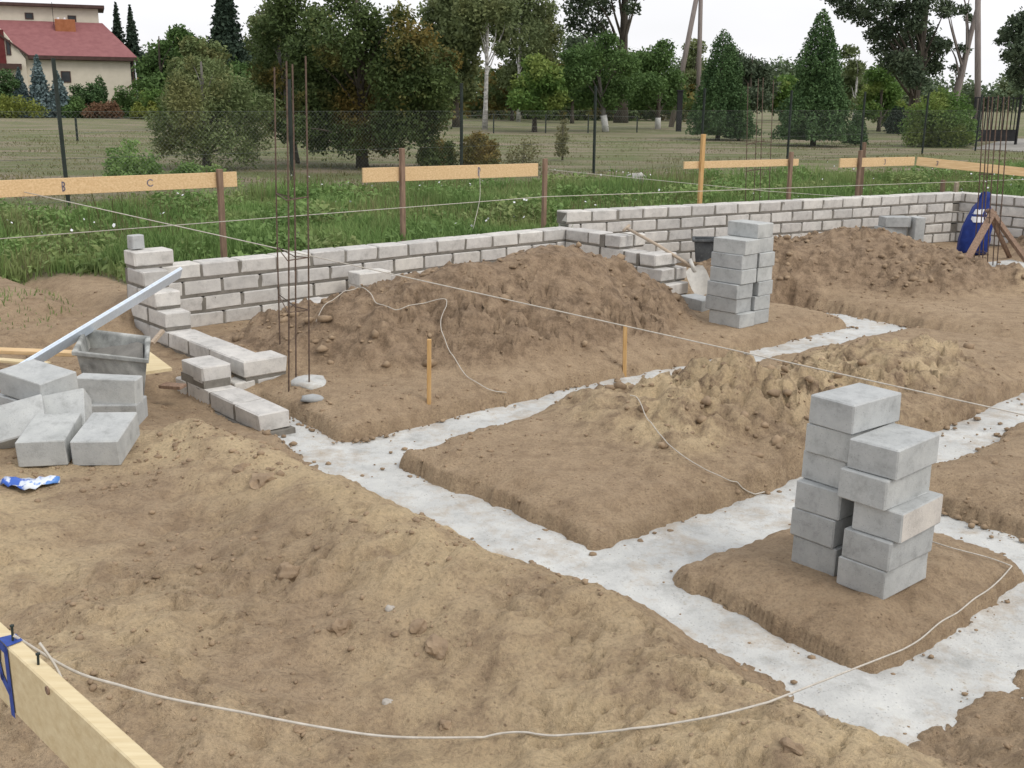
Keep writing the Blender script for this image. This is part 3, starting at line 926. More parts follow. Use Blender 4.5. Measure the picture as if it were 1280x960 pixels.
# single blocks further back
GB = 'single blocks lying about the site'
p = atv(387, 378, 9.22); loose_block('pale block half buried on the left flank of the largest heap', (p[0], p[1], p[2] - 0.11), ROT + 0.05, GB, PALE[1])
p = atv(462, 341, 9.25); loose_block('pale block showing only its top behind the largest heap', (p[0], p[1], p[2] - 0.11), ROT - 0.03, GB, PALE[3])
p = at(873, 372, 0.1); zb = gz(p[0], p[1]); loose_block('block half sunk in dirt under the shovel blade', (p[0], p[1], zb - 0.03), ROT + 1.4, GB, GREY[2])
q = aty(1119, 270.5, 15.5); zt_ = q[2]
loose_block('flat block laid bridge-like on two others near the far end of the back wall', (q[0], q[1], zt_ - BH), math.radians(6), GB, GREY[5])
q2 = aty(1147, 270.5, 15.45)
loose_block('block standing on end at the right of the bridge-like flat block', (q2[0] - 0.07, q2[1], zt_ - BL / 2), math.radians(6), GB, GREY[3], ry=math.radians(90))
loose_block('block lying under the left end of the bridge-like flat block', (q[0] - 0.04, q[1] + 0.03, zt_ - 2 * BH - 0.003), math.radians(14), GB, GREY[0])
for i, (px, py, l) in enumerate([(983, 294, 'small grey offcut on the right heap, left of its companion'), (998, 293, 'small grey offcut on the right heap beside a thin stake')]):
    p = hit(px, py); loose_block(l, (p[0], p[1], p[2] - 0.02), 0.6 + i, 'block offcuts on the right heap', block_mesh('block_offcut', 0.19, 0.14, 0.12, M_BLOCK, 15 + i), name='block_offcut')

# ------------------------------------------------------------------ mortar tubs, tools, timber
def tub(label, fl, fr, br, bl, zb, mat, taper=0.80, wet=True):
    top = [np.array(q) for q in (fl, fr, br, bl)]
    ctr = sum(top) / 4
    def ring(f, z, out=0.0):
        r = []
        for q in top:
            d = (q - ctr); L = np.hypot(*d[:2])
            e = ctr + d * f + d / L * out
            r.append((e[0] - ctr[0], e[1] - ctr[1], z - zb))
        return r
    zt = float(np.mean([q[2] for q in top]))
    t = thing('mortar_tub', label, 'tub', (ctr[0], ctr[1], zb))
    rings = [ring(taper, zb), ring(1.0, zt - 0.03), ring(1.0, zt - 0.03, 0.035), ring(1.0, zt, 0.035), ring(1.0, zt, 0.0), ring(1.0, zt - 0.012, -0.014), ring(taper, zb + 0.02, -0.014)]
    vs = [q for r in rings for q in r]
    fs = [(i * 4 + k, i * 4 + (k + 1) % 4, (i + 1) * 4 + (k + 1) % 4, (i + 1) * 4 + k) for i in range(6) for k in range(4)]
    fs += [(3, 2, 1, 0), (24, 25, 26, 27)]
    o = MB().add(vs, fs).build('shell', mat, t)
    bv = o.modifiers.new('bevel', 'BEVEL'); bv.width = 0.006; bv.segments = 2; bv.limit_method = 'ANGLE'
    if wet:
        zm = zb + (zt - zb) * 0.62
        r = np.array(ring(lerp(taper, 1, 0.6), zm, -0.012))
        n = 10; vs = []; fs = []
        for i in range(n + 1):
            for j in range(n + 1):
                a = lerp(r[0], r[1], i / n); b = lerp(r[3], r[2], i / n)
                q = lerp(a, b, j / n)
                q[2] += 0.05 * float(vnoise(np.array([i * 0.45]), np.array([j * 0.45]), 3)[0]) + 0.075 * (i / n) * (j / n)
                vs.append(q)
        for i in range(n):
            for j in range(n):
                k = i * (n + 1) + j; fs.append((k, k + n + 1, k + n + 2, k + 1))
        MB().add(vs, fs).build('wet_mortar', M_WETM, t, True)
    return t


ZT = 0.47
tub('rectangular mortar tub crusted with cement, standing behind the loose blocks',
    at(95, 438, ZT), at(183, 448, ZT), at(183, 421, ZT), at(107, 411, ZT), 0.13, M_TUB)
p = at(880, 333, 0.05)
a = aty(868, 299, p[1]); b = aty(906, 300, p[1])
tub('dark plastic tub between the back wall and the far stack', a, a + (b - a) * 1.0, b + np.array([0.04, 0.32, 0]), a + np.array([0.05, 0.32, 0]), 0.10, M_DTUB, 0.85, False)

# straightedge leaning from the ground across the tub to the wall corner
a = aty(226, 341, 8.95); b = aty(60, 442, 7.25)
d = (b - a); b2 = a + d * 1.42
t = thing('straightedge', 'long pale aluminium straightedge leaning across the mortar tub to the wall corner', 'straightedge', tuple(b2))
m = MB(); m.obox(a - b2, (0, 0, 0), 0.018, 0.095, (0.25, -0.55, 0.8), 0.004); m.build('face', M_ALU, t)
n_ = np.array([0.25, -0.55, 0.8]); ax = d / np.linalg.norm(d); n_ = n_ - ax * (n_ @ ax); n_ /= np.linalg.norm(n_)
sdv = np.cross(ax, n_)
for s_ in (-1, 1):
    m = MB(); o_ = n_ * s_ * 0.045
    m.obox(a - b2 + o_ + sdv * 0.010, o_ + sdv * 0.010, 0.012, 0.012, n_); m.build('flange', M_ALU, t)

p1 = at(-60, 436, 0.24); p2 = at(97, 442, 0.24)
m = MB(); m.obox(p1, p2, 0.10, 0.03, bev=0.003)
tag(m.build('plank', M_PINE), 'long thin fresh pine plank on the ground behind the loose blocks', 'plank')
p1 = at(-40, 447, 0.22); p2 = at(60, 455, 0.22)
m = MB(); m.obox(p1, p2, 0.07, 0.022, bev=0.003)
tag(m.build('plank', M_PINEP), 'paler plank in front of the thin fresh plank on the left', 'plank')
q = [at(181, 436, 0.20), at(214, 459, 0.17), at(213, 463, 0.17), at(183, 464, 0.17)]
m = MB(); zz = 0.022
tri = [at(180, 434, 0.19), at(215, 460, 0.16), at(180, 465, 0.16)]
m.add([tuple(x) for x in tri] + [tuple(x - np.array([0, 0, zz])) for x in tri], [(2, 1, 0), (3, 4, 5), (0, 1, 4, 3), (1, 2, 5, 4), (2, 0, 3, 5)])
tag(m.build('board_offcut', M_PINEP), 'three cornered pale board offcut lying right of the mortar tub', 'board')
p1 = at(190, 429, 0.13); p2 = aty(204, 413, p1[1] + 0.12)
m = MB(); m.obox(p1, p2, 0.035, 0.03, bev=0.003); tag(m.build('wood_scrap', M_HANDLE), 'short stick leaning on the wall beside the racked corner', 'stick')
p1 = at(201, 486, 0.03); p2 = at(228, 488, 0.03)
m = MB(); m.obox(p1 + [0, .03, .02], p2 + [0, .03, .02], 0.10, 0.025, bev=0.003); tag(m.build('wood_scrap', M_STAKE), 'dark wet board end lying against the left side of the pier', 'board')


# ------------------------------------------------------------------ shovel
bt = hit(880, 372); bt[2] += 0.02
hd = aty(783, 285, bt[1] + 0.55); nk = lerp(bt, hd, 0.30)
nk = aty(866, 334, bt[1] + 0.12)
t = thing('shovel', 'shovel with a pale wooden handle and worn steel blade leaning on the stepped wall', 'shovel', tuple(bt))
ax = (hd - nk); L = np.linalg.norm(ax); ax /= L
m = MB(); m.tube([nk - bt, (nk + hd) / 2 - bt + [0, 0, 0.015], hd - bt], [0.020, 0.018, 0.018], 8); m.build('handle', M_HANDLE, t, True)
sd_ = np.cross(ax, [0, -0.6, 0.8]); sd_ /= np.linalg.norm(sd_)
m = MB(); m.tube([hd - bt - sd_ * 0.06, hd - bt + sd_ * 0.06], 0.018, 8); m.build('grip', M_HANDLE, t, True)
bx_ = (bt - nk); Lb = np.linalg.norm(bx_); bx_ /= Lb
wv = np.cross(bx_, [0, -0.8, 0.35]); wv /= np.linalg.norm(wv); nv = np.cross(wv, bx_)
if nv[1] > 0: nv = -nv
vs = []; fs = []
prof = [(0.0, 0.055), (0.08, 0.105), (0.3, 0.118), (0.7, 0.118), (0.92, 0.10), (1.0, 0.075)]
for side in (0, 1):
    for f_, hw in prof:
        for k in range(5):
            s_ = (k - 2) / 2
            q = (nk - bt) + bx_ * Lb * f_ + wv * hw * s_ + nv * (0.030 * (abs(s_) ** 2) + 0.02 * math.sin(f_ * 3) - 0.004 * side)
            vs.append(q)
n5 = len(prof) * 5
for i in range(len(prof) - 1):
    for k in range(4):
        j = i * 5 + k
        fs.append((j, j + 1, j + 6, j + 5)); fs.append((n5 + j, n5 + j + 5, n5 + j + 6, n5 + j + 1))
m = MB(); m.add(vs, fs); m.build('blade', M_STEEL, t, True)
m = MB(); m.tube([nk - bt + bx_ * 0.06, nk - bt - bx_ * 0.10], [0.026, 0.023], 8); m.build('socket', M_STEEL, t, True)

# ------------------------------------------------------------------ batter boards
def glyph(mb, strokes, o, ex, ey, en, w=0.014):
    """painted strokes lying on a board face: o origin, ex / ey directions, en outward"""
    for st in strokes:
        for (x0, y0), (x1, y1) in zip(st[:-1], st[1:]):
            a = o + ex * x0 + ey * y0 + en * 0.0025; b = o + ex * x1 + ey * y1 + en * 0.0025
            d_ = b - a; d_ /= np.linalg.norm(d_); a = a - d_ * w * 0.35; b = b + d_ * w * 0.35
            s_ = np.cross(en, d_) * w / 2
            mb.add([a - s_, b - s_, b + s_, a + s_], [(0, 1, 2, 3)])


def arc(cx, cy, r, a0, a1, n=9):
    return [(cx + r * math.cos(lerp(a0, a1, i / n)), cy + r * math.sin(lerp(a0, a1, i / n))) for i in range(n + 1)]


PI = math.pi
BV = 10.62
def profile_board(label, p0, p1, zt, hgt, stakes, marks=(), thick=0.028, mat=None, v0=BV, v1=BV):
    """p0, p1: upper corners in the photograph; stakes: (px top, py top, kind, in front?)"""
    a = atv(*p0, v0); b = atv(*p1, v1)
    t = thing('batter_board', label, 'batter board', (a[0], a[1], ZNAT))
    org = np.array([a[0], a[1], ZNAT])
    ex = (b - a) / np.linalg.norm(b - a); en = np.array([ex[1], -ex[0], 0]); en /= np.linalg.norm(en)
    ey = np.cross(en, ex)
    ey = ey if ey[2] > 0 else -ey
    m = MB(); m.obox(a - org - ey * hgt / 2, b - org - ey * hgt / 2, thick, hgt, (0, 0, 1), 0.002)
    m.build('board', mat or M_PINE, t)
    for (px, py, mt, front) in stakes:
        s_ = atv(px, py, lerp(v0, v1, 0.5))
        # drop to the ground, next to the board
        k = (s_ - a)[:2] @ ex[:2]; base = a + ex * k
        off = en * (1 if front else -1) * (thick / 2 + 0.0245)
        base = base + off
        top = np.array([base[0], base[1], s_[2]]); g = gz(base[0], base[1]) - 0.15
        m = MB(); m.obox((base[0] - org[0] + rng.uniform(-.015, .015), base[1] - org[1], g - org[2]), top - org, 0.048, 0.058, ex, 0.004)
        m.build('stake', mt, t)
    for (px, py, strokes, sc, mt) in marks:
        s_ = atv(px, py, lerp(v0, v1, 0.5)); k = (s_ - a)[:2] @ ex[:2]
        o_ = a - org + ex * k / np.linalg.norm(ex[:2]) - ey * hgt * 0.5 + en * thick / 2
        g = MB(); glyph(g, [[(x * sc, y * sc) for x, y in st] for st in strokes], o_, ex, ey, en, sc * 0.26)
        g.build('painted_mark', mt, t)
    for kk in (0.1, 0.55, 0.9):
        o_ = a - org + ex * np.linalg.norm(b - a) * kk
        m = MB(); m.tube([o_ - [0, 0, 0.03], o_ + [0, 0, 0.035]], 0.003, 5); m.build('nail', M_RUST, t)
    return t


LB = [[(0, -1), (0, 1)], arc(0.0, 0.5, 0.5, PI / 2, -PI / 2), arc(0.0, -0.5, 0.5, PI / 2, -PI / 2)]
LC = [arc(0, 0, 0.8, 0.8, 2 * PI - 0.8)]
LP = [[(0, -1), (0, 1)], arc(0.0, 0.45, 0.55, PI / 2, -PI / 2)]
L3 = [arc(0, 0.4, 0.4, 2.4, -1.4), arc(0, -0.4, 0.4, 1.4, -2.4)]
profile_board('long fresh pine batter board at the left picture edge, on one brown stake', (-150, 231), (295, 214.5), 1.36, 0.155,
              [(272, 211, M_STAKE, True), (-120, 222, M_STAKE, True)], [(77, 230, LB, 0.042, M_INK), (187, 225, LC, 0.040, M_INK)])
profile_board('pine batter board between two brown stakes behind the long wall', (453, 210), (672, 204), 1.36, 0.165,
              [(500, 185, M_STAKE, True), (679, 198, M_STAKE, True)], [(597, 212, LP, 0.05, M_INK)])
profile_board('batter board of two thin laths on a tall light stake beside the middle rebar', (855, 202), (998, 198.5), 1.25, 0.10,
              [(886, 168, M_STAKEL, True), (977, 189, M_STAKE, True)], (), 0.024, None, 10.0, 9.6)
profile_board('short pine batter board left of the rightmost brown stake', (1050, 198), (1143, 196), 1.25, 0.14,
              [(1077, 188, M_STAKE, True)], [(1104, 201, L3, 0.045, M_INK)], 0.028, None, 9.6, 9.4)
profile_board('long pine batter board running off the right picture edge', (1147, 196), (1420, 224), 1.25, 0.14,
              [(1144.5, 186, M_STAKE, True)], [(1212, 206, L3, 0.04, M_INK)], 0.028, None, 9.4, 7.0)

# the near board in the lower left corner
a = aty(-40, 752, 2.22); b = aty(185, 975, 1.62); b[2] = a[2]
a2 = a - np.array([0, 0, 0.0])
t = thing('batter_board', 'nearest thick pine batter board with a blue painted mark and bent nails', 'batter board', (a[0], a[1], 0.5))
org = np.array([a[0], a[1], 0.5])
ex = (b - a) / np.linalg.norm(b - a); ex3 = ex.copy()
en = np.array([-ex[1], ex[0], 0.0]); en /= np.linalg.norm(en)      # towards the site
ey = np.array([0, 0, 1.0])
TH, HG = 0.034, 0.155
m = MB(); m.obox(a - org - ey * HG / 2, b + ex * 0.6 - org - ey * HG / 2, TH, HG, (0, 0, 1), 0.003); m.build('board', M_PINEP, t)
nl = np.array(aty(29, 829, 2.05)); kN = (nl - a)[:2] @ ex[:2]
back = -en
om = a - org + ex * kN + back * (TH / 2)
g = MB()
glyph(g, [[(0.012, -0.155), (0.012, -0.005)], [(0.012, -0.008), (-0.03, -0.006)], [(-0.032, -0.012), (-0.040, -0.05), (-0.028, -0.085), (0.004, -0.105)]], om, ex, ey, back, 0.022)
tp = a - org + ex * kN + ey * 0.0025
for q0, q1, q2, q3 in (((-0.033, -TH / 2), (0.019, -TH / 2), (0.014, TH / 2), (-0.026, TH / 2)),):
    g.add([tp + ex * u_ + back * -w_ for u_, w_ in (q0, q1, q2, q3)], [(0, 1, 2, 3)])
g.build('painted_mark', M_BLUEPAINT, t)
for kk, hh in ((kN, 0.035), (kN + 0.13, 0.022)):
    o_ = a - org + ex * kk
    m = MB(); m.tube([o_ - [0, 0, 0.03], o_ + np.array([0.003, 0, hh])], 0.0028, 6); m.tube([o_ + np.array([0.003, 0, hh]), o_ + np.array([0.003, 0, hh + 0.003])], 0.005, 6)
    m.build('nail', M_FENCE, t)
o_ = a - org + ex * (kN + 0.22) + back * (TH / 2 - 0.003) - ey * 0.012
m = MB(); m.tube([o_ - back * 0.001, o_ + back * 0.006], 0.009, 7); m.build('knot', M_STAKE, t)
sk = a + ex * 0.95
m = MB(); m.obox((sk[0] - org[0] + back[0] * 0.05, sk[1] - org[1] + back[1] * 0.05, -0.25), (sk[0] - org[0] + back[0] * 0.05, sk[1] - org[1] + back[1] * 0.05, a[2] - org[2] + 0.03), 0.06, 0.06, ex, 0.004); m.build('stake', M_STAKE, t)
sk = a - ex * 0.10
m = MB(); m.obox((sk[0] - org[0] + back[0] * 0.05, sk[1] - org[1] + back[1] * 0.05, -0.25), (sk[0] - org[0] + back[0] * 0.05, sk[1] - org[1] + back[1] * 0.05, a[2] - org[2] + 0.03), 0.06, 0.06, ex, 0.004); m.build('stake', M_STAKE, t)
NAIL = a + ex * kN + np.array([0.003, 0, 0.015])

# ------------------------------------------------------------------ strings
def smooth_path(pts, n=8):
    pts = [np.array(p, float) for p in pts]; out = []
    P = [pts[0]] + pts + [pts[-1]]
    for i in range(1, len(P) - 2):
        for k in range(n):
            t_ = k / n; p0, p1, p2, p3 = P[i - 1], P[i], P[i + 1], P[i + 2]
            out.append(0.5 * (2 * p1 + (p2 - p0) * t_ + (2 * p0 - 5 * p1 + 4 * p2 - p3) * t_ ** 2 + (3 * p1 - p0 - 3 * p2 + p3) * t_ ** 3))
    out.append(pts[-1]); return out


def on_ground(pts, r=0.004):
    A = np.array(smooth_path(pts, 14)); gz_ = np.maximum(terrain(A[:, 0], A[:, 1])[0], ZCON + 0.01)
    gz_ = np.array([gz_[max(0, i - 3):i + 4].max() for i in range(len(gz_))])
    gz_ = np.convolve(np.pad(gz_, 3, 'edge'), np.ones(7) / 7, 'valid')
    A[:, 2] = np.maximum(A[:, 2], gz_ + r + 0.002); return list(A)


def string(label, pts, r=0.004, sag=0.0, smooth=True, ground=False):
    if smooth and len(pts) > 2: pts = smooth_path(pts, 14 if ground else 8)
    if ground:
        A = np.array(pts); gz_ = terrain(A[:, 0], A[:, 1])[0]; gz_ = np.maximum(gz_, ZCON + 0.01)
        gz_ = np.array([gz_[max(0, i - 3):i + 4].max() for i in range(len(gz_))]); ker = np.ones(7) / 7
        gz_ = np.convolve(np.pad(gz_, 3, 'edge'), ker, 'valid')
        A[:, 2] = np.maximum(A[:, 2], gz_ + r + 0.002); pts = list(A)
    if len(pts) == 2:
        n = 24; a_, b_ = np.array(pts[0]), np.array(pts[1])
        pts = [lerp(a_, b_, i / n) - np.array([0, 0, sag * 4 * (i / n) * (1 - i / n)]) for i in range(n + 1)]
    o0_ = np.array(pts[0])
    m_ = MB(); m_.tube([p - o0_ for p in pts], r, 5)
    return tag(m_.build('string_line', M_STRING, None, True, tuple(o0_)), label, 'string')


s0 = atv(30, 240, BV - 0.03); s1 = aty(1282, 519, 6.4)
string('long taut setting out line crossing above the heaps from left board to right edge', [s0, s1 + (s1 - s0) * 0.35], 0.0045, 0.0)
s0 = atv(-20, 300, 10.2); s1 = atv(1290, 224, 8.6)
string('upper of the two taut lines running in front of the green weeds', [s0, atv(680, 246, 9.9), s1], 0.0042, 0, False)
s0 = atv(686, 212, BV - 0.05); s1 = atv(1285, 262, 8.4)
string('thin line dropping from the board between two stakes to the right', [s0, atv(960, 239, 9.6), s1], 0.0036, 0, False)
s0 = aty(1180, 262, 17.0); s1 = aty(1290, 272, 15.2)
string('short taut line tied at the top of the timber brace', [aty(1160, 262, 17.6), s1], 0.006, 0.0)
s0 = atv(599, 213, BV - 0.02)
string('loose string end hanging from the middle of the board between stakes', [s0, atv(600, 245, BV - 0.04), atv(594, 275, BV - 0.1), atv(591, 288, BV - 0.12)], 0.004)
string('loose string coiling over the crest and front of the largest heap', [hit(395, 408, .012), hit(425, 378, .012), hit(448, 362, .015), hit(462, 368, .015), hit(472, 383, .012), hit(497, 392, .012), hit(530, 382, .015), hit(555, 376, .015), hit(558, 385, .012), hit(551, 408, .012), hit(556, 432, .012), hit(572, 462, .012), hit(600, 485, .012), hit(633, 502, .012)], 0.0036, ground=True)
string('loose string lying down the middle heap into the trench', [hit(788, 496, .012), hit(803, 520, .012), hit(822, 545, .012), hit(848, 568, .012), hit(880, 590, .012), hit(912, 605, .012), hit(930, 618, .012), hit(955, 627, .01)], 0.0034, ground=True)
gp = [(590, 930), (700, 929), (780, 922), (840, 914), (900, 902), (960, 886), (1010, 868), (1050, 853)]
near_pts = [NAIL, aty(90, 838, 2.15), aty(150, 857, 2.22), aty(210, 873, 2.32), aty(300, 890, 2.42), aty(400, 909, 2.52), aty(490, 921, 2.60)]
gpts = [hit(px, py, 0.022) for px, py in gp]
s_a = gpts[-3]; s_b = hit(1264, 713, 0.02)
span = [hit(px, py) for px, py in ((1128, 813), (1150, 800), (1175, 782), (1197, 766), (1217, 751), (1236, 737), (1252, 723))]
span = [q_ + (np.array([0, 0, HC]) - q_) * 0.007 for q_ in span]
span = [lerp(s_a, span[0], f_) for f_ in (0.25, 0.5, 0.75)] + smooth_path(span + [s_b], 6)
tail = [s_b, hit(1235, 700, .012), hit(1190, 688, .012), hit(1165, 680, .012)]
string('nearest white string from the blue marked board sagging over sand to the front island',
       on_ground(near_pts + gpts[:-2], 0.0036) + span + on_ground(tail, 0.0036), 0.0036, smooth=False)
string('short string tail hanging behind the near board below its nail', [NAIL + ex * 0.06 + en * 0.03 - [0, 0, .005], NAIL + ex * 0.09 + en * 0.045 - [0, 0, 0.05], NAIL + ex * 0.12 + en * 0.05 - [0, 0, 0.09]], 0.003)

# ------------------------------------------------------------------ rebar
def rebar_cage(label, bars, ties, base, r=0.0062):
    t = thing('rebar_cage', label, 'rebar', tuple(base))
    base = np.array(base)
    for b_, tp_ in bars:
        m = MB(); b_ = np.array(b_); tp_ = np.array(tp_)
        mid = (b_ + tp_) / 2 + np.array([rng.uniform(-.012, .012), rng.uniform(-.012, .012), 0])
        m.tube(smooth_path([b_ - base, mid - base, tp_ - base], 4), r, 6); m.build('bar', M_RUST, t)
    for f_ in ties:
        q = [lerp(np.array(b_), np.array(tp_), f_) for b_, tp_ in bars[:4]]
        c_ = sum(q) / len(q)
        order = sorted(q, key=lambda p: math.atan2(p[1] - c_[1], p[0] - c_[0]))
        m = MB(); order = [c_ + (p - c_) * 1.08 - base for p in order]
        m.tube(order + [order[0]], 0.0045, 5); m.build('stirrup', M_RUST, t)
    return t


def vbar(b_, tp, dy=0.0):
    """bar from ground point b_ up to where its tip shows in the photograph"""
    return (b_, aty(tp[0], tp[1], b_[1] + dy))


bs = [at(347, 466, -0.06), at(361, 492, -0.06), at(370, 482, -0.06), at(386.5, 490, -0.06)]
bs[0][1] += 0.12
rebar_cage('four tall rusty bars rising beside the pier at the left end of the largest heap',
           [vbar(bs[0], (343, 84)), vbar(bs[1], (358, 76)), vbar(bs[2], (365.5, 80)), vbar(bs[3], (382, 70))], [0.26, 0.42, 0.60], at(366, 486, -0.06))
p = at(372, 478, -0.10)
t0 = MB()
def lump(name, label, cat, p, rx, ry, rz, mat, seed, group=None, sub=2, flat=0.0, rough=0.18):
    bm = bmesh.new(); bmesh.ops.create_icosphere(bm, subdivisions=sub, radius=1.0)
    for v_ in bm.verts:
        q = np.array(v_.co)
        k = 1 + rough * 2.2 * float(vnoise(np.array([q[0] * 1.7 + seed * 3.3 + q[2]]), np.array([q[1] * 1.7 + seed * 1.9 - q[2] * 1.3]), seed)[0]) + rough * 0.9 * float(vnoise(np.array([q[0] * 4 + seed]), np.array([q[1] * 4 + q[2] * 4]), seed + 5)[0])
        v_.co = Vector((q[0] * rx * k, q[1] * ry * k, max(q[2], -0.6 + flat) * rz * k))
    me = bpy.data.meshes.new(name); bm.to_mesh(me); bm.free(); me.materials.append(mat)
    me.polygons.foreach_set('use_smooth', np.full(len(me.polygons), name != 'dirt_clod'))
    o = link(name, me, None, tuple(p), (0, 0, seed * 0.7))
    if label: tag(o, label, cat, group)
    return o


lump('concrete_footing', 'pale concrete patch around the foot of the tall left bars', 'footing', at(386, 487, -0.06) + [0.0, 0.06, 0.035], 0.22, 0.16, 0.05, M_BLIND, 3)
lump('mortar_lump', 'grey dried mortar lump on the ground beside the pier and bars', 'mortar lump', at(391, 497, -0.02) - [0, 0, 0.01], 0.10, 0.06, 0.035, M_BLOCK, 4)

yb = 16.6
g2 = [aty(x_, y_, yb) for x_, y_ in ((933, 262), (945, 263), (951, 262), (964, 263))]
for k, q in enumerate(g2): q[1] += 0.12 * (k % 2); q[2] = 0.05
rebar_cage('four thin rusty bars rising between the far stack and the back wall',
           [vbar(g2[0], (935, 104)), vbar(g2[1], (948, 98)), vbar(g2[2], (954, 97)), vbar(g2[3], (967, 100))], [0.25, 0.45, 0.62], (g2[1][0], g2[1][1], 0.05))
bs = [at(1217, 331, 0.02), at(1223, 333, 0.02), at(1228, 330, 0.02), at(1234, 335, 0.02), at(1241, 332, 0.02), at(1246, 334, 0.02)]
rebar_cage('six rusty bars standing in a round concrete base on the right, ringed by braces',
           [vbar(bs[0], (1230, 122), 0), vbar(bs[1], (1236, 120), 0), vbar(bs[2], (1241, 121), 0.2), vbar(bs[3], (1248, 119), 0), vbar(bs[4], (1255, 121), 0.1), vbar(bs[5], (1261, 120), 0)], [0.08, 0.3, 0.55], at(1231, 332, 0.02), 0.008)
lump('concrete_footing', 'round white concrete footing under the rusty bars on the right', 'footing', at(1258, 333, 0.0) - [0, 0, 0.01], 0.62, 0.34, 0.055, M_BLIND, 6)

# braces round the right-hand bars
top = bs[4] + (aty(1239, 268, bs[4][1]) - aty(1243, 332, bs[4][1])) * 1.0
t = thing('timber_brace', 'three brown timbers propped together around the right hand bars', 'brace', tuple(top * [1, 1, 0]))
og = top * [1, 1, 0]
for (px, py, yy) in ((1205, 321, bs[4][1] - 0.9), (1300, 304, bs[4][1] - 0.4), (1264, 312, bs[4][1] + 0.9)):
    f_ = aty(px, py, yy); f_[2] = gz(f_[0], f_[1]) - 0.03
    m = MB(); ax_ = (f_ - top) / np.linalg.norm(f_ - top)
    off = np.array([0.05 * math.cos(px), 0.05 * math.sin(px), 0.0])
    m.obox(f_ - og, top - ax_ * 0.08 - og + off, 0.09, 0.045, (0.2, -0.5, 0.8), 0.003); m.build('timber', M_STAKE, t)

# ------------------------------------------------------------------ blue cement bag
b0 = at(1215, 318, 0.0)
gb = gz(b0[0], b0[1])
t = thing('cement_bag', 'dark blue cement bag with a white print standing with its neck pinched', 'cement bag', (b0[0], b0[1], gb), math.radians(-10))
rings = [(0.0, 0.19, 0.11, 0.0), (0.06, 0.215, 0.135, 0.0), (0.22, 0.21, 0.135, 0.005), (0.40, 0.19, 0.12, 0.02), (0.56, 0.155, 0.10, 0.045), (0.68, 0.115, 0.075, 0.065), (0.75, 0.075, 0.05, 0.075), (0.80, 0.088, 0.04, 0.075), (0.88, 0.06, 0.022, 0.085), (0.90, 0.03, 0.012, 0.09)]
def bagr(f_, w_, d_, sx, n=16, grow=0.0):
    r = []
    for k in range(n):
        a_ = k * 2 * PI / n
        ca_, sa_ = math.cos(a_), math.sin(a_)
        cr_ = 0.016 * math.sin(a_ * 5 + f_ * 9) + 0.010 * math.sin(a_ * 9 - f_ * 17)
        r.append(((abs(ca_) ** 0.7) * math.copysign(1, ca_) * (w_ + cr_ + grow) + sx, (abs(sa_) ** 0.7) * math.copysign(1, sa_) * (d_ + cr_ + grow), f_))
    return r
vs = []; fs = []
for (f_, w_, d_, sx) in rings: vs += bagr(f_, w_, d_, sx)
for i in range(len(rings) - 1):
    for k in range(16): fs.append((i * 16 + k, i * 16 + (k + 1) % 16, (i + 1) * 16 + (k + 1) % 16, (i + 1) * 16 + k))
fs.append(tuple(range(15, -1, -1))); fs.append(tuple((len(rings) - 1) * 16 + k for k in range(16)))
MB().add(vs, fs).build('bag', M_BAG, t, True)
# printed white emblem: an upper and a lower half ring on the bag's front
vs = []; fs = []
def bag_pt(a_, f_):
    for (f0, w0, d0, x0), (f1, w1, d1, x1) in zip(rings[:-1], rings[1:]):
        if f0 <= f_ <= f1:
            q = (f_ - f0) / (f1 - f0); w_, d_, sx = lerp(w0, w1, q), lerp(d0, d1, q), lerp(x0, x1, q)
            break
    ca_, sa_ = math.cos(a_), math.sin(a_); cr_ = 0.016 * math.sin(a_ * 5 + f_ * 9) + 0.010 * math.sin(a_ * 9 - f_ * 17)
    return ((abs(ca_) ** 0.7) * math.copysign(1, ca_) * (w_ + cr_ + 0.004) + sx, (abs(sa_) ** 0.7) * math.copysign(1, sa_) * (d_ + cr_ + 0.004), f_)
for (f0, f1, w0, w1) in ((0.585, 0.655, 1.0, 0.75), (0.47, 0.55, 0.35, 0.95)):
    n = len(vs)
    for i in range(5):
        f_ = lerp(f0, f1, i / 4); ww = lerp(w0, w1, i / 4)
        for k in range(9): vs.append(bag_pt(1.5 * PI + (k - 4) / 4 * 1.15 * ww, f_))
    for i in range(4):
        for k in range(8):
            j = n + i * 9 + k; fs.append((j, j + 1, j + 10, j + 9))
MB().add(vs, fs).build('printed_emblem', M_WHITE, t, True)

# ------------------------------------------------------------------ marker stakes and small litter
for px, py, top_, w_, lab in [(536, 505, 424, 0.034, 'light wooden marker stake at the front foot of the largest heap'),
                              (781, 461, 407, 0.036, 'shorter light wooden marker stake right of the largest heap'),]:
    g = hit(px, py); tp = aty(px + 0.5, top_, g[1])
    m = MB(); m.obox((0, 0, -0.12), tp - g, w_, w_ * 0.9, (1, 0, 0), 0.003)
    tag(m.build('marker_stake', M_STAKEL, None, False, tuple(g)), lab, 'stake', 'light marker stakes in the dirt')
for px, py, top_, mt, lab in [(990, 288, 262, M_HANDLE, 'thin grey brown stake in front of the back wall'),
                              (1179, 238, 225, M_STAKE, 'brown stake end sticking up behind the far wall'),
                              (1196, 238, 228, M_HANDLE, 'paler stake end behind the far wall corner')]:
    q = aty(px, py, 17.0 if px < 1000 else 19.5); tp = aty(px, top_, q[1]); g = gz(q[0], q[1])
    m = MB(); m.obox((0, 0, g - q[2] - 0.1), tp - q, 0.06 if px < 1000 else 0.11, 0.05, (1, 0, 0), 0.003)
    tag(m.build('marker_stake', mt, None, False, tuple(q)), lab, 'stake')

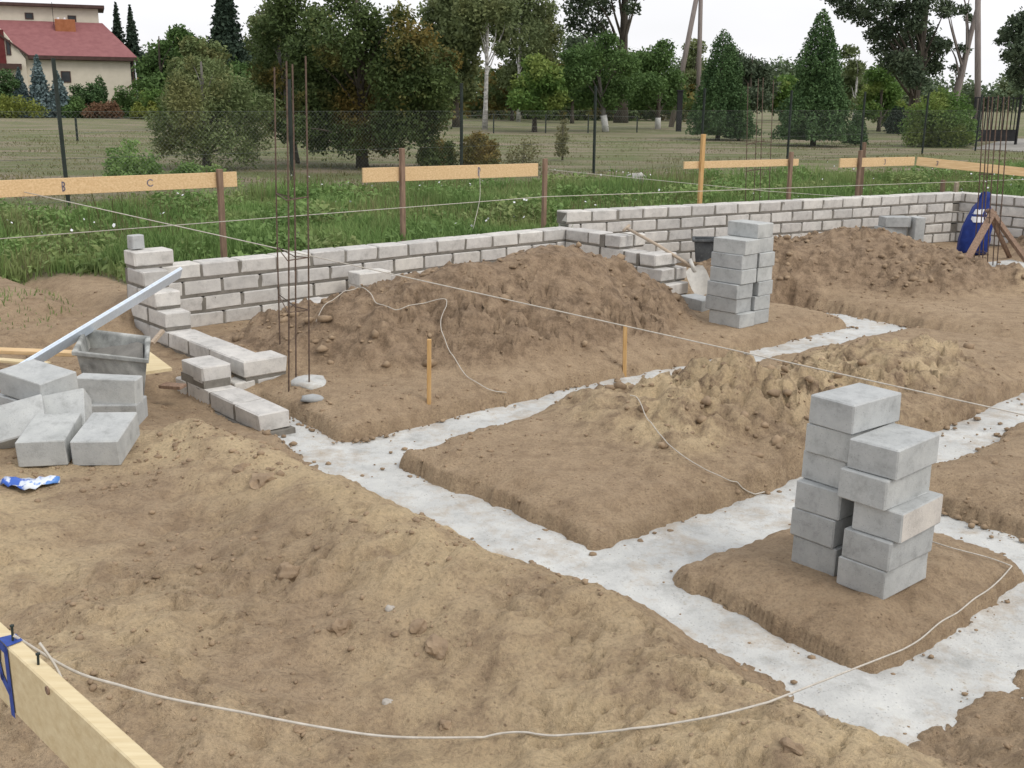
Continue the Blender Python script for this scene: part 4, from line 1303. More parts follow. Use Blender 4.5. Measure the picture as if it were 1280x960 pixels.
# crumpled blue and white plastic
c0 = at(38, 606, 0.30); zc = gz(c0[0], c0[1])
vs = []; fs = []; n = 12
for i in range(n + 1):
    for j in range(7):
        a_ = i / n; b_ = j / 6 - 0.5
        wdt = 0.09 * (math.sin(a_ * PI) ** 0.6 + 0.08)
        vs.append(((a_ - 0.5) * 0.28, b_ * wdt * 1.5 + 0.015 * math.sin(a_ * 9), 0.012 + 0.05 * abs(float(vnoise(np.array([i * 0.9]), np.array([j * 0.9]), 8)[0])) + 0.012 * math.cos(b_ * 6)))
for i in range(n):
    for j in range(6):
        k = i * 7 + j; fs.append((k, k + 7, k + 8, k + 1))
mt_, tn, bn = mat_new('printed_plastic', 0.35)
cc = N(tn, 'ShaderNodeTexCoord').outputs['Object']
tn.links.new(ramp(tn, noise(tn, cc, 13, 3), [(0.44, (0.05, 0.13, 0.50)), (0.50, (0.62, 0.68, 0.76)), (0.62, (0.70, 0.74, 0.80)), (0.66, (0.10, 0.25, 0.62))]), bn.inputs['Base Color'])
o = MB().add(vs, fs).build('plastic_wrapper', mt_, None, True, (c0[0], c0[1], zc + 0.012), (0, 0, 0.1))
sm = o.modifiers.new('solid', 'SOLIDIFY'); sm.thickness = 0.002
tag(o, 'crumpled blue and white plastic wrapper on the sand below the loose blocks', 'wrapper')
c0 = aty(798, 217, 24.0)
o = lump('plastic_sheet', 'pale crumpled plastic sheet lying in the weeds below the fence', 'plastic sheet', (c0[0], c0[1], gz(c0[0], c0[1]) + 0.12), 0.24, 0.18, 0.15, M_STEEL, 12, rough=0.5)

# ------------------------------------------------------------------ clods of dirt
GC = 'big clods of dirt on the near spoil'
for i, (px, py, rx, ry, rz, lab) in enumerate([
        (332, 600, 0.085, 0.06, 0.05, 'largest brown clod on the near sand, right of the loose blocks'),
        (303, 586, 0.05, 0.04, 0.03, 'small clod just left of the largest brown clod'),
        (360, 716, 0.05, 0.045, 0.04, 'round clod in a hollow in the middle of the near sand'),
        (426, 786, 0.040, 0.035, 0.032, 'clod in a dark hollow above the middle of the near string'),
        (525, 782, 0.04, 0.03, 0.026, 'clod on the sandy slope right of the hollow'),
        (548, 806, 0.055, 0.035, 0.03, 'broad flat clod on the crest of the near sand'),
        (488, 760, 0.018, 0.016, 0.014, 'small pale stone on the crest of the near sand'),
        (486, 877, 0.018, 0.014, 0.012, 'small grey stone just above the near string'),
        (373, 912, 0.025, 0.016, 0.014, 'small clod touching the near string at the lower middle'),
        (556, 909, 0.022, 0.018, 0.016, 'small dark clod above the lowest point of the near string'),
        (990, 938, 0.035, 0.025, 0.022, 'clod at the bottom edge near the front trench'),
        (1026, 896, 0.02, 0.018, 0.016, 'pale stone on the bank of the front trench')]):
    g = hit(px, py)
    lump('stone' if 'stone' in lab else 'dirt_clod', lab, 'stone' if 'stone' in lab else 'clod', g - [0, 0, rz * 0.30], rx, ry, rz, M_STONE if 'stone' in lab else M_CLOD, 20 + i, None if 'stone' in lab else GC, 3, 0, 0.34)

nr_ = np.random.RandomState(5)
bm = bmesh.new(); bmesh.ops.create_icosphere(bm, subdivisions=1, radius=1.0)
IV = np.array([v_.co[:] for v_ in bm.verts]); IF = np.array([[v_.index for v_ in f_.verts] for f_ in bm.faces]); bm.free()
def scatter_clods(name, n, box, wfun, smin, smax_, mat, seed):
    r_ = np.random.RandomState(seed)
    X = r_.uniform(box[0], box[1], n * 6); Y = r_.uniform(box[2], box[3], n * 6)
    z_, sa, he, gr, fm = terrain(X, Y)
    tr_ = z_ < ZCON + 0.03
    w_ = wfun(X, Y, he, fm, z_) * (~tr_) * (np.abs(X) < 0.55 * (Y + 1.5) + 0.6)
    keep = r_.uniform(0, 1, len(X)) < w_
    X, Y, z_ = X[keep][:n], Y[keep][:n], z_[keep][:n]
    k = len(X)
    s_ = smin * (smax_ / smin) ** (r_.uniform(0, 1, k) ** 2.2)
    s_ = s_ * np.clip(Y / 5.0, 0.45, 1.3)
    jit = 1 + r_.uniform(-0.36, 0.36, (k, len(IV), 3))
    vv = IV[None] * jit
    an = r_.uniform(0, 6.28, k); ca_, sa_ = np.cos(an)[:, None], np.sin(an)[:, None]
    sc = np.stack([r_.uniform(0.8, 1.5, k), r_.uniform(0.7, 1.1, k), r_.uniform(0.5, 0.9, k)], -1)[:, None]
    vv = vv * sc * s_[:, None, None]
    xx = vv[..., 0] * ca_ - vv[..., 1] * sa_ + X[:, None]; yy = vv[..., 0] * sa_ + vv[..., 1] * ca_ + Y[:, None]
    zz_ = vv[..., 2] + (z_ + s_ * 0.12)[:, None]
    F_ = (IF[None] + (np.arange(k) * len(IV))[:, None, None]).reshape(-1, 3)
    o_ = link(name, mesh_from(name, np.stack([xx, yy, zz_], -1).reshape(-1, 3), F_, mat, False))
    return tag(o_, None, None, None, 'stuff')


def patchy(X, Y, f_, lo, hi, seed): return sstep(lo, hi, fbm(X, Y, f_, 3, seed))
o = scatter_clods('heap_clods', 4200, (-3, 17, 4, 18), lambda X, Y, he, fm, z_: np.clip(he, 0, 1) * (0.25 + 0.75 * patchy(X, Y, 1.0, -.2, .25, 301)), 0.008, 0.042, M_CLOD, 1)
tag(o, 'crumbled dirt clods strewn over the soil heaps', 'clods')
o = scatter_clods('spoil_clods', 3000, (-5, 4, 1.6, 8), lambda X, Y, he, fm, z_: np.clip(fm + 0.35 * (X < -1) * (Y < 7.5), 0, 1) * patchy(X, Y, 1.5, -.1, .25, 311), 0.004, 0.022, M_CLOD, 2)
tag(o, 'small crumbs of dirt scattered over the near sand', 'clods')
o = scatter_clods('island_crumbs', 3600, (-7, 12, 3, 14), lambda X, Y, he, fm, z_: (z_ < 0.45) * (X * VV[0] + Y * VV[1] < np.where(X < -2.5, 10.6, 9.4)) * (1 - np.clip(fm + he, 0, 1)) * (0.2 + 0.8 * patchy(X, Y, 1.3, 0, .3, 321)), 0.004, 0.016, M_CLOD, 3)
tag(o, 'loose crumbs of soil on the flat dirt between trenches', 'clods')

def trench_w(X, Y, he, fm, z_):
    q = [terrain(X + dx, Y + dy)[0] > ZCON + 0.02 for dx, dy in ((.09, 0), (-.09, 0), (0, .11), (0, -.11))]
    edge = np.any(q, axis=0)
    return (z_ < ZCON - 0.01) * np.where(edge, 0.8, 0.05) * (0.25 + 0.75 * patchy(X, Y, 1.4, -0.1, 0.25, 331))


r_ = np.random.RandomState(9)
X = r_.uniform(-2.5, 11, 60000); Y = r_.uniform(3, 13, 60000); z_, sa, he, gr, fm = terrain(X, Y)
k = r_.uniform(0, 1, len(X)) < trench_w(X, Y, he, fm, z_); X, Y = X[k][:1500], Y[k][:1500]; k = len(X)
s_ = 0.004 * 5.0 ** (r_.uniform(0, 1, k) ** 1.8) * np.clip(Y / 5, 0.6, 1.6)
vv = IV[None] * (1 + r_.uniform(-0.35, 0.35, (k, len(IV), 3))) * s_[:, None, None] * [1.2, 1.0, 0.75]
vv = vv + np.stack([X, Y, ZCON + 0.006 + s_ * 0.2], -1)[:, None]
F_ = (IF[None] + (np.arange(k) * len(IV))[:, None, None]).reshape(-1, 3)
tag(link('fallen_crumbs', mesh_from('fallen_crumbs', vv.reshape(-1, 3), F_, M_CLOD)), 'crumbs of soil fallen onto the concrete along the trench edges', 'clods', None, 'stuff')

# ------------------------------------------------------------------ vegetation
L_WEED = m_leaf('weed_leaf', (0.072, 0.140, 0.037), (0.240, 0.360, 0.118), (0.26, 0.29, 0.12), 0.7, 1.1, 0.3)
L_DRY = m_leaf('dry_grass', (0.10, 0.105, 0.042), (0.22, 0.205, 0.10), None, 0, 0.6, 0.3)
L_TREE = m_leaf('dark_tree_leaf', (0.037, 0.064, 0.020), (0.118, 0.163, 0.054), (0.302, 0.182, 0.045), 0.55, 0.75, 0.25)
L_FRUIT = m_leaf('fruit_tree_leaf', (0.045, 0.091, 0.027), (0.139, 0.227, 0.070), None, 0, 0.9, 0.25)
L_PEACH = m_leaf('peach_leaf', (0.083, 0.120, 0.045), (0.219, 0.269, 0.114), (0.227, 0.182, 0.068), 0.4, 1.0, 0.25)
L_POPLAR = m_leaf('poplar_leaf', (0.039, 0.064, 0.037), (0.118, 0.151, 0.087), None, 0, 0.6, 0.2)
L_BIRCH = m_leaf('birch_leaf', (0.087, 0.120, 0.052), (0.219, 0.264, 0.120), (0.227, 0.211, 0.076), 0.4, 0.5, 0.3)
L_THUJA = m_leaf('thuja_spray', (0.033, 0.076, 0.028), (0.109, 0.184, 0.068), None, 0, 1.2, 0.12)
L_SPRUCE = m_leaf('spruce_needles', (0.018, 0.034, 0.024), (0.054, 0.085, 0.054), None, 0, 0.8, 0.08)
L_BLUES = m_leaf('blue_spruce_needles', (0.068, 0.109, 0.113), (0.211, 0.280, 0.287), None, 0, 0.8, 0.08)
L_YEL = m_leaf('yellow_green_leaf', (0.106, 0.144, 0.027), (0.257, 0.287, 0.068), None, 0, 1.0, 0.25)
L_RED = m_leaf('reddish_leaf', (0.129, 0.076, 0.045), (0.257, 0.151, 0.091), None, 0, 1.0, 0.25)
L_BUSH = m_leaf('bush_leaf', (0.053, 0.113, 0.027), (0.166, 0.271, 0.068), (0.302, 0.333, 0.091), 0.5, 0.8, 0.3)
L_WOOD = m_leaf('woodland_leaf', (0.060, 0.093, 0.054), (0.166, 0.219, 0.120), (0.182, 0.196, 0.076), 0.4, 0.12, 0.15)

# weeds and long grass behind the wall
r_ = np.random.RandomState(11)
def land_points(n, seed, vmax_off=10.0, ymax=31.0):
    r = np.random.RandomState(seed)
    Y = 8 + (ymax - 8) * r.uniform(0, 1, n * 5) ** 0.9; X = r.uniform(-0.62, 0.62, n * 5) * (Y + 2)
    z_, sa, he, gr, fm = terrain(X, Y)
    u = X * UV[0] + Y * UV[1]; v = X * VV[0] + Y * VV[1]
    off = v - vwall(u)
    dens = gr * sstep(0.0, 0.2, off) * (1 - sstep(vmax_off * 0.75, vmax_off, off + 1.2 * fbm(X, Y, 0.5, 2, 400)))
    dens = dens * (0.35 + 0.65 * patchy(X, Y, 0.8, -.25, .15, 402))
    k = r.uniform(0, 1, len(X)) < dens
    return X[k][:n], Y[k][:n], z_[k][:n]


def blades(X, Y, Z, hmin, hmax, wd, seed, lean=0.35):
    r = np.random.RandomState(seed); k = len(X)
    h = r.uniform(hmin, hmax, k) * (0.6 + 0.9 * patchy(X, Y, 0.7, -.25, .3, 404)); a = r.uniform(0, 6.28, k); l = r.uniform(0.1, lean, k) * h
    b = r.uniform(0, 6.28, k); w_ = wd * r.uniform(0.7, 1.4, k)
    P = np.stack([X, Y, Z - 0.02], -1)
    s_ = np.stack([np.cos(b), np.sin(b), 0 * b], -1) * w_[:, None]
    dvec = np.stack([np.cos(a) * l, np.sin(a) * l, 0 * a], -1); up = np.zeros((k, 3)); up[:, 2] = h
    v0 = P - s_; v1 = P + s_; v2 = P + dvec * 0.35 + up * 0.62 + s_ * 0.7; v3 = P + dvec * 0.35 + up * 0.62 - s_ * 0.7
    v4 = P + dvec + up * (0.92 - 0.2 * r.uniform(0, 1, k))[:, None]
    V_ = np.stack([v0, v1, v2, v3, v4], 1).reshape(-1, 3)
    i = np.arange(k) * 5
    F_ = np.concatenate([np.stack([i, i + 1, i + 2], -1), np.stack([i, i + 2, i + 3], -1), np.stack([i + 3, i + 2, i + 4], -1)])
    return V_, F_


X, Y, Z = land_points(135000, 21)
V_, F_ = blades(X, Y, Z, 0.10, 0.35, 0.008, 5)
tag(link('weeds', mesh_from('weeds', V_, F_, L_WEED)), 'rank green weeds and long grass behind the block wall', 'weeds', None, 'stuff')


X, Y, Z = land_points(14000, 27)
k = patchy(X, Y, 0.55, 0.02, 0.22, 431) > 0.4
V_, F_ = blades(X[k], Y[k], Z[k], 0.30, 0.62, 0.0045, 28, 0.5)
tag(link('dry_stems', mesh_from('dry_stems', V_, F_, L_DRY)), 'dry straw coloured stems standing among the green weeds', 'grass', None, 'stuff')
r_ = np.random.RandomState(41)
X = r_.uniform(-8, -2.5, 6000); Y = r_.uniform(8.6, 12.0, 6000); z_, sa, he, gr, fm = terrain(X, Y)
vv_ = X * VV[0] + Y * VV[1]; uu_ = X * UV[0] + Y * UV[1]
k = (uu_ < 3.5) & (r_.uniform(0, 1, len(X)) < 0.75 * patchy(X, Y, 1.6, 0.10, 0.3, 421) * sstep(8.8, 10.5, vv_))
V_, F_ = blades(X[k], Y[k], z_[k], 0.03, 0.08, 0.005, 43, 0.6)
tag(link('grass_tufts', mesh_from('grass_tufts', V_, F_, L_WEED)), 'sparse grass tufts on the trodden dirt left of the raised wall corner', 'grass', None, 'stuff')


def leaf_quads(P, size, seed, up=0.3, aspect=0.55):
    """one small folded leaf quad for every point"""
    r = np.random.RandomState(seed); k = len(P)
    n = r.normal(0, 1, (k, 3)); n[:, 2] = np.abs(n[:, 2]) + up; n /= np.linalg.norm(n, axis=1)[:, None]
    a = np.cross(n, r.normal(0, 1, (k, 3))); a /= np.linalg.norm(a, axis=1)[:, None] + 1e-9; b = np.cross(n, a)
    s_ = (size if np.ndim(size) else np.full(k, size)) * r.uniform(0.6, 1.35, k)
    a = a * s_[:, None] * 0.5; b = b * s_[:, None] * 0.5 * aspect
    V_ = np.stack([P - a, P + b - a * .1, P + a, P - b - a * .1], 1).reshape(-1, 3)
    F_ = np.arange(k * 4).reshape(-1, 4)
    return V_, F_


X, Y, Z = land_points(80000, 23)
r_ = np.random.RandomState(24)
hh = (0.04 + 0.30 * patchy(X, Y, 0.9, -.1, .35, 409)) * r_.uniform(0.1, 1, len(X))
V_, F_ = leaf_quads(np.stack([X, Y, Z + hh], -1), 0.088, 25, 0.6, 0.55)
tag(link('broad_weeds', mesh_from('broad_weeds', V_, F_, L_WEED)), 'low broad leaved weeds among the grass behind the wall', 'weeds', None, 'stuff')
r_ = np.random.RandomState(29)
X, Y, Z = land_points(600, 29)
k = patchy(X, Y, 0.9, 0.08, 0.25, 433) > 0.5
V_, F_ = leaf_quads(np.stack([X[k], Y[k], Z[k] + 0.33 + r_.uniform(0, 0.12, k.sum())], -1), 0.035, 30, 0.8, 0.9)
tag(link('small_flowers', mesh_from('small_flowers', V_, F_, M_WHITE)), 'tiny white flower heads among the weeds behind the wall', 'flowers', None, 'stuff')
# thin stubble on the fields
r_ = np.random.RandomState(31)
Y = 11 + 45 * r_.uniform(0, 1, 90000) ** 1.3; X = r_.uniform(-0.6, 0.6, 90000) * (Y + 2)
z_, sa, he, gr, fm = terrain(X, Y)
gp_ = 0.5 * fbm(X, Y, 0.35, 4, 501) + 0.6 * fbm((X * UV[0] + Y * UV[1]) * 0.05, (X * VV[0] + Y * VV[1]), 0.75, 3, 503)
k = r_.uniform(0, 1, len(X)) < gr * sstep(0.25, -0.15, gp_)
V_, F_ = blades(X[k], Y[k], z_[k], 0.03, 0.10, 0.011, 33, 0.6)
tag(link('field_stubble', mesh_from('field_stubble', V_, F_, L_DRY)), 'thin dry grass on the fields beyond the weeds', 'grass', None, 'stuff')


def foot(px, y, z=ZNAT):
    p = aty(px, 300, y); return np.array([p[0] + (0), y, gz(p[0], y) if y < 60 else z])


def ground_at(px, y):
    """ground point at depth y below column px of the photograph"""
    lo, hi = 100.0, 900.0
    for _ in range(40):
        m_ = (lo + hi) / 2
        if aty(px, m_, y)[2] > ZNAT: lo = m_
        else: hi = m_
    p = aty(px, (lo + hi) / 2, y)
    return np.array([p[0], y, ZNAT if y > 60 else gz(p[0], y)])


def ztop(px, py, y): return aty(px, py, y)[2]
def pxm(y): return (y + 0.4) / FPX      # metres per photograph pixel


def crown_blobs(c, rx, ry, rz, n, seed, rmin, rmax, shape=None):
    r = np.random.RandomState(seed); out = []
    while len(out) < n:
        d = r.normal(0, 1, 3); d /= np.linalg.norm(d); f_ = r.uniform(0.25, 1.0) ** 0.6
        p = np.array([d[0] * rx, d[1] * ry, d[2] * rz]) * f_
        out.append((np.array(c) + p, r.uniform(rmin, rmax)))
    return out


def blob_points(blobs, n, seed, flat=0.75, droop=0.0):
    r = np.random.RandomState(seed)
    w_ = np.array([b[1] ** 2 for b in blobs]); w_ /= w_.sum()
    idx = r.choice(len(blobs), n, p=w_)
    d = r.normal(0, 1, (n, 3)); d /= np.linalg.norm(d, axis=1)[:, None]
    f_ = r.uniform(0, 1, n) ** 0.45 * (1 + 0.20 * np.abs(r.normal(0, 1, n)))
    R = np.array([b[1] for b in blobs])[idx]; C = np.array([b[0] for b in blobs])[idx]
    off = d * (R * f_)[:, None]
    off[:, 2] = off[:, 2] * flat - droop * R * r.uniform(0, 1, n) ** 2
    return C + off


def tree(name, label, base, blobs, nleaf, size, lmat, trunk_r, bmat, cat='tree', seed=0, group=None, lean=(0, 0), nbranch=14, white=0.0, trunk_top=None, flat=0.75, droop=0.0, aspect=0.55):
    base = np.array(base); t = thing(name, label, cat, tuple(base), 0, group)
    r = random.Random(seed)
    cc = sum(b[0] for b in blobs) / len(blobs)
    top = max(b[0][2] for b in blobs) if trunk_top is None else trunk_top
    m = MB()
    pts = []
    for i in range(7):
        f_ = i / 6
        p = np.array([lean[0] * f_ + r.uniform(-.03, .03) * trunk_r * 8 * f_, lean[1] * f_, (top - base[2]) * f_ - 0.1 * (i == 0)])
        pts.append(p)
    rs = [trunk_r * (1.25 if i == 0 else 1.0 - 0.78 * i / 6) for i in range(7)]
    m.tube(pts, rs, 8)
    pts = np.array(pts)
    for b in r.sample(blobs, min(nbranch, len(blobs))):
        e = b[0] - base
        zf = min(max(e[2] * 0.62 - 0.25 * np.hypot(e[0], e[1]), 0.15 * (top - base[2])), (top - base[2]) * 0.95)
        k = zf / (top - base[2]) * 6; i = int(min(k, 5)); s_ = lerp(pts[i], pts[i + 1], k - i)
        mid = (s_ + e) / 2 + np.array([r.uniform(-.1, .1), r.uniform(-.1, .1), r.uniform(0.0, .15)]) * np.linalg.norm(e - s_)
        m.tube(smooth_path([s_, mid, e], 4), [trunk_r * lerp(0.30, 0.04, q / 8) for q in range(9)], 5, False)
    m.build('trunk', bmat, t, True)
    if white > 0:
        m = MB(); m.tube([pts[0] * [1, 1, 0], pts[0] * [1, 1, 0] + (pts[1] - pts[0]) * 0.5 + [0, 0, 0], pts[0] * [1, 1, 0] + (pts[-1] - pts[0]) / (top - base[2]) * white], [trunk_r * 1.28, trunk_r * 1.2, trunk_r * 1.12], 8)
        m.build('whitewash', M_LIME, t, True)
    P = blob_points(blobs, int(nleaf * 1.9), seed + 3, flat, droop) - base
    V_, F_ = leaf_quads(P, size * 0.70, seed + 5, 0.2, aspect)
    link('crown', mesh_from('crown', V_, F_, lmat), t)
    return t


def conifer(name, label, base, h, rad, nleaf, size, lmat, seed=0, cat='tree', spiky=0.0, z0=0.05, power=1.0, group=None):
    """cone shaped tree; spiky 0: clipped cypress-like, 1: tiers of drooping spruce branches"""
    nleaf = int(nleaf * 2.0); size = size * 0.68
    base = np.array(base); t = thing(name, label, cat, tuple(base), 0, group)
    r = np.random.RandomState(seed)
    m = MB(); m.tube([(0, 0, -0.1), (0, 0, h * 0.5), (0, 0, h * 0.97)], [h * 0.02 + 0.02, h * 0.012 + 0.01, 0.01], 7); m.build('trunk', M_BARK, t, True)
    f_ = 1 - np.sqrt(r.uniform(0, 1, nleaf)) ; f_ = np.clip(f_, 0, 1)
    a = r.uniform(0, 6.283, nleaf)
    prof = (1 - f_) ** power
    lump_ = 1 + 0.55 * vnoise(a * 2.0 + seed, f_ * h * 0.9, seed) + 0.40 * vnoise(a * 4.3 + seed, f_ * h * 2.3, seed + 9)
    lump_ = lump_ * (1 + 0.30 * vnoise(a * 9 + seed * 2, f_ * h * 1.4, seed + 21))
    q = r.uniform(0, 1, nleaf) ** 0.35
    if spiky > 0:
        tier = h / max(6, int(h / 0.42)); ph = (f_ * h / tier) % 1.0
        lump_ = lump_ * (1 - spiky * 0.5 * ph) ; ray_n = 9
        lump_ = lump_ * (1 - spiky * 0.35 * np.abs(np.sin(a * ray_n / 2 + np.floor(f_ * h / tier) * 2.4)) ** 1.5)
    rr = rad * prof * lump_ * q + 0.02
    zz_ = h * (z0 + (1 - z0) * f_) - (spiky * 0.22 * rr)
    P = np.stack([np.cos(a) * rr, np.sin(a) * rr, zz_], -1)
    V_, F_ = leaf_quads(P, size, seed + 5, 0.1, 0.6)
    link('crown', mesh_from('crown', V_, F_, lmat), t)
    return t


def px_blobs(lst, y, seed, dy=0.6):
    """crown clumps read from the photograph: (px, py, radius in px)"""
    r = np.random.RandomState(seed); o = []
    for (px, py, rp) in lst:
        R = rp * pxm(y); p = aty(px, py, y + r.uniform(-1, 1) * dy * 1.5); o.append((p, R))
    return o


# --- trees one by one
y = 28.2; b = ground_at(259, y)
bl = px_blobs([(215, 160, 22), (235, 130, 26), (265, 115, 24), (300, 140, 26), (205, 180, 14), (240, 170, 26), (285, 175, 26), (318, 165, 20), (330, 130, 18), (215, 128, 16), (258, 145, 28), (300, 110, 18), (225, 100, 14), (310, 192, 14), (195, 150, 12), (270, 85, 14), (240, 78, 10)], y, 2, 0.8)
tree('fruit_tree', 'small drooping peach-like tree left of the tall rusty bars', b, bl, 9000, 0.15, L_PEACH, 0.11, M_BARKG, seed=2, flat=0.9, droop=0.55, aspect=0.35, nbranch=17)
y = 29.2; b = ground_at(453, y)
bl = px_blobs([(410, 150, 36), (450, 130, 40), (495, 150, 36), (530, 140, 30), (400, 100, 34), (450, 80, 40), (500, 90, 36), (545, 105, 26), (420, 55, 30), (470, 45, 30), (515, 55, 28), (385, 130, 24), (560, 75, 16), (440, 170, 24), (480, 172, 22), (530, 165, 16), (372, 160, 16), (395, 175, 16), (455, 22, 20), (400, 30, 22), (548, 140, 14), (430, 0, 22), (380, 65, 24), (500, 20, 16)], y, 3, 0.9)
tree('orchard_tree', 'broad dark orchard tree with rusty yellow leaves right of the tall bars', b, bl, 24000, 0.155, L_TREE, 0.15, M_BARK, seed=3, nbranch=20, flat=0.85, droop=0.2)
y = 31; b = ground_at(371, y)
bl = px_blobs([(345, 60, 26), (370, 95, 26), (350, 120, 24), (330, 90, 20), (378, 140, 22), (360, 160, 18), (340, 150, 14), (390, 60, 22), (362, 25, 26), (335, 40, 18), (395, 20, 18), (358, 0, 20)], y, 4, 0.8)
tree('orchard_tree', 'thin leaning olive green tree behind the tall rusty bars', b, bl, 8000, 0.16, L_TREE, 0.09, M_BARKG, seed=4, lean=(-0.5, 0), flat=0.9, droop=0.25)

y = 78; b = ground_at(288, y); h = ztop(288, -50, y) - ZNAT
conifer('spruce_tree', 'tall dark spruce towering behind the small drooping tree', b, h, 50 * pxm(y), 9000, 0.42, L_SPRUCE, 5, spiky=0.8)
y = 112
for (px, ty, rp, lab, sd_) in ((155, 2, 16, 'left one of the twin dark spruces beyond the red roof', 6), (172, 5, 15, 'right one of the twin dark spruces beyond the red roof', 7)):
    b = ground_at(px, y); conifer('spruce_tree', lab, b, ztop(px, ty, y) - ZNAT, rp * pxm(y) * 1.9, 3500, 0.5, L_SPRUCE, sd_, spiky=0.9, group='twin spruces beyond the house')

def far_tree(name, label, px, y, tops, nleaf, size, mat, tr, bm_=None, seed=0, group=None, **kw):
    b = ground_at(px, y)
    return tree(name, label, b, px_blobs(tops, y, seed, kw.pop('dy', 1.6)), nleaf, size, mat, tr, bm_ or M_BARK, seed=seed, group=group, **kw)


GT = 'leafy trees round the neighbouring gardens'
far_tree('leafy_tree', 'round green tree at the right corner of the cream house', 205, 92, [(190, 85, 18), (205, 65, 16), (225, 80, 20), (212, 105, 20), (185, 110, 16), (235, 105, 18), (240, 60, 18), (225, 45, 14)], 5200, 0.5, L_FRUIT, 0.2, seed=8, group=GT)
far_tree('leafy_tree', 'olive tree between the dark spruce and the small drooping tree', 250, 60, [(245, 90, 22), (262, 70, 20), (230, 110, 20), (255, 120, 22), (240, 60, 14), (270, 100, 18), (225, 85, 14)], 4800, 0.34, L_PEACH, 0.15, seed=9, group=GT)
far_tree('leafy_tree', 'pale green tree left of the spruce tip behind the tall bars', 330, 84, [(325, 60, 22), (335, 90, 22), (320, 110, 20), (345, 40, 18), (335, 120, 20), (350, 75, 20), (310, 85, 14), (340, 15, 16), (325, 30, 14)], 5400, 0.45, L_BIRCH, 0.18, seed=10, group=GT)
far_tree('tall_tree', 'tall green tree rising over the right flank of the broad orchard tree', 570, 70, [(560, 60, 26), (580, 30, 26), (550, 20, 24), (575, 80, 24), (560, 105, 22), (585, 50, 22), (575, 0, 26), (545, 50, 20), (600, 12, 18), (578, 112, 18), (540, 85, 18)], 9000, 0.42, L_BIRCH, 0.22, seed=11)
GBI = 'white stemmed birches in the middle'
far_tree('birch_tree', 'birch with the whitest bare stem, left of the middle', 606, 66, [(598, 8, 20), (618, 20, 16), (588, 30, 14), (612, -8, 22), (582, 8, 14), (628, 38, 12), (600, -30, 26), (632, 8, 14), (590, 58, 8), (626, 60, 8)], 5200, 0.34, L_BIRCH, 0.15, M_BIRCH, seed=12, group=GBI, nbranch=6, droop=0.7, flat=0.95, trunk_top=ztop(612, -30, 66), lean=(0.25, 0))
far_tree('birch_tree', 'birch with a greyish stem and thin drooping crown right of the whitest one', 648, 88, [(648, 20, 24), (665, 45, 22), (635, 50, 18), (655, 75, 20), (672, 15, 20), (640, -10, 26), (662, -30, 26), (640, 90, 16), (678, 70, 14)], 7000, 0.40, L_BIRCH, 0.15, M_BIRCH, seed=13, group=GBI, nbranch=6, droop=0.7, flat=0.95)
far_tree('birch_tree', 'smaller slender birch close behind the stone grey stemmed one', 680, 100, [(682, 60, 18), (692, 85, 18), (675, 30, 16), (690, 40, 14), (680, 100, 16), (686, 10, 12)], 3600, 0.45, L_BIRCH, 0.16, M_BIRCH, seed=14, group=GBI, droop=0.6)
far_tree('leafy_tree', 'low yellowish green tree under the birches', 668, 62, [(660, 110, 20), (680, 95, 20), (650, 125, 14), (690, 120, 18), (672, 130, 18), (700, 105, 12), (668, 80, 14)], 5000, 0.30, L_BUSH, 0.14, seed=15, group=GT)
far_tree('poplar_tree', 'tall poplar with a thick straight dark trunk in the middle', 776, 88, [(725, 10, 18), (745, 35, 16), (715, 30, 12), (735, -10, 22), (760, -20, 26), (790, 10, 10), (800, -15, 16), (720, 55, 10), (745, 60, 10), (755, 10, 12), (780, -40, 30)], 4200, 0.42, L_POPLAR, 0.50, M_BARK, seed=16, trunk_top=ztop(776, -90, 88))
far_tree('fruit_tree', 'round fruit tree with a whitewashed foot in front of the thick poplar trunk', 757, 64, [(730, 75, 22), (755, 65, 22), (780, 80, 18), (720, 95, 18), (745, 100, 22), (775, 110, 18), (735, 120, 18), (760, 125, 16), (712, 70, 10), (760, 48, 10), (792, 100, 14)], 7500, 0.26, L_FRUIT, 0.16, M_BARKG, seed=17, lean=(-0.8, 0), white=0.9)
far_tree('fruit_tree', 'dark green fruit tree immediately right of the thick poplar trunk', 822, 70, [(805, 80, 20), (825, 75, 18), (838, 100, 18), (812, 108, 20), (830, 125, 18), (800, 125, 16), (830, 60, 12), (845, 120, 12)], 6500, 0.28, L_FRUIT, 0.15, M_BARK, seed=18, white=0.7)
far_tree('leafy_tree', 'pale poplar-like tree behind the leaning pole', 866, 110, [(868, 60, 12), (866, 80, 14), (872, 100, 16), (858, 105, 14), (868, 125, 16)], 2600, 0.5, L_BIRCH, 0.18, seed=19, group=GT)
far_tree('leafy_tree', 'dark tree behind the right edge of the nearer thuja', 935, 95, [(925, 85, 18), (945, 90, 18), (955, 110, 16), (930, 110, 20), (945, 125, 18), (915, 70, 12)], 5000, 0.42, L_POPLAR, 0.2, seed=20, group=GT)
far_tree('leafy_tree', 'light green tree between the two thuja cones', 975, 105, [(972, 110, 14), (985, 105, 12), (970, 128, 14), (988, 125, 14)], 2400, 0.5, L_BUSH, 0.15, seed=21, group=GT)

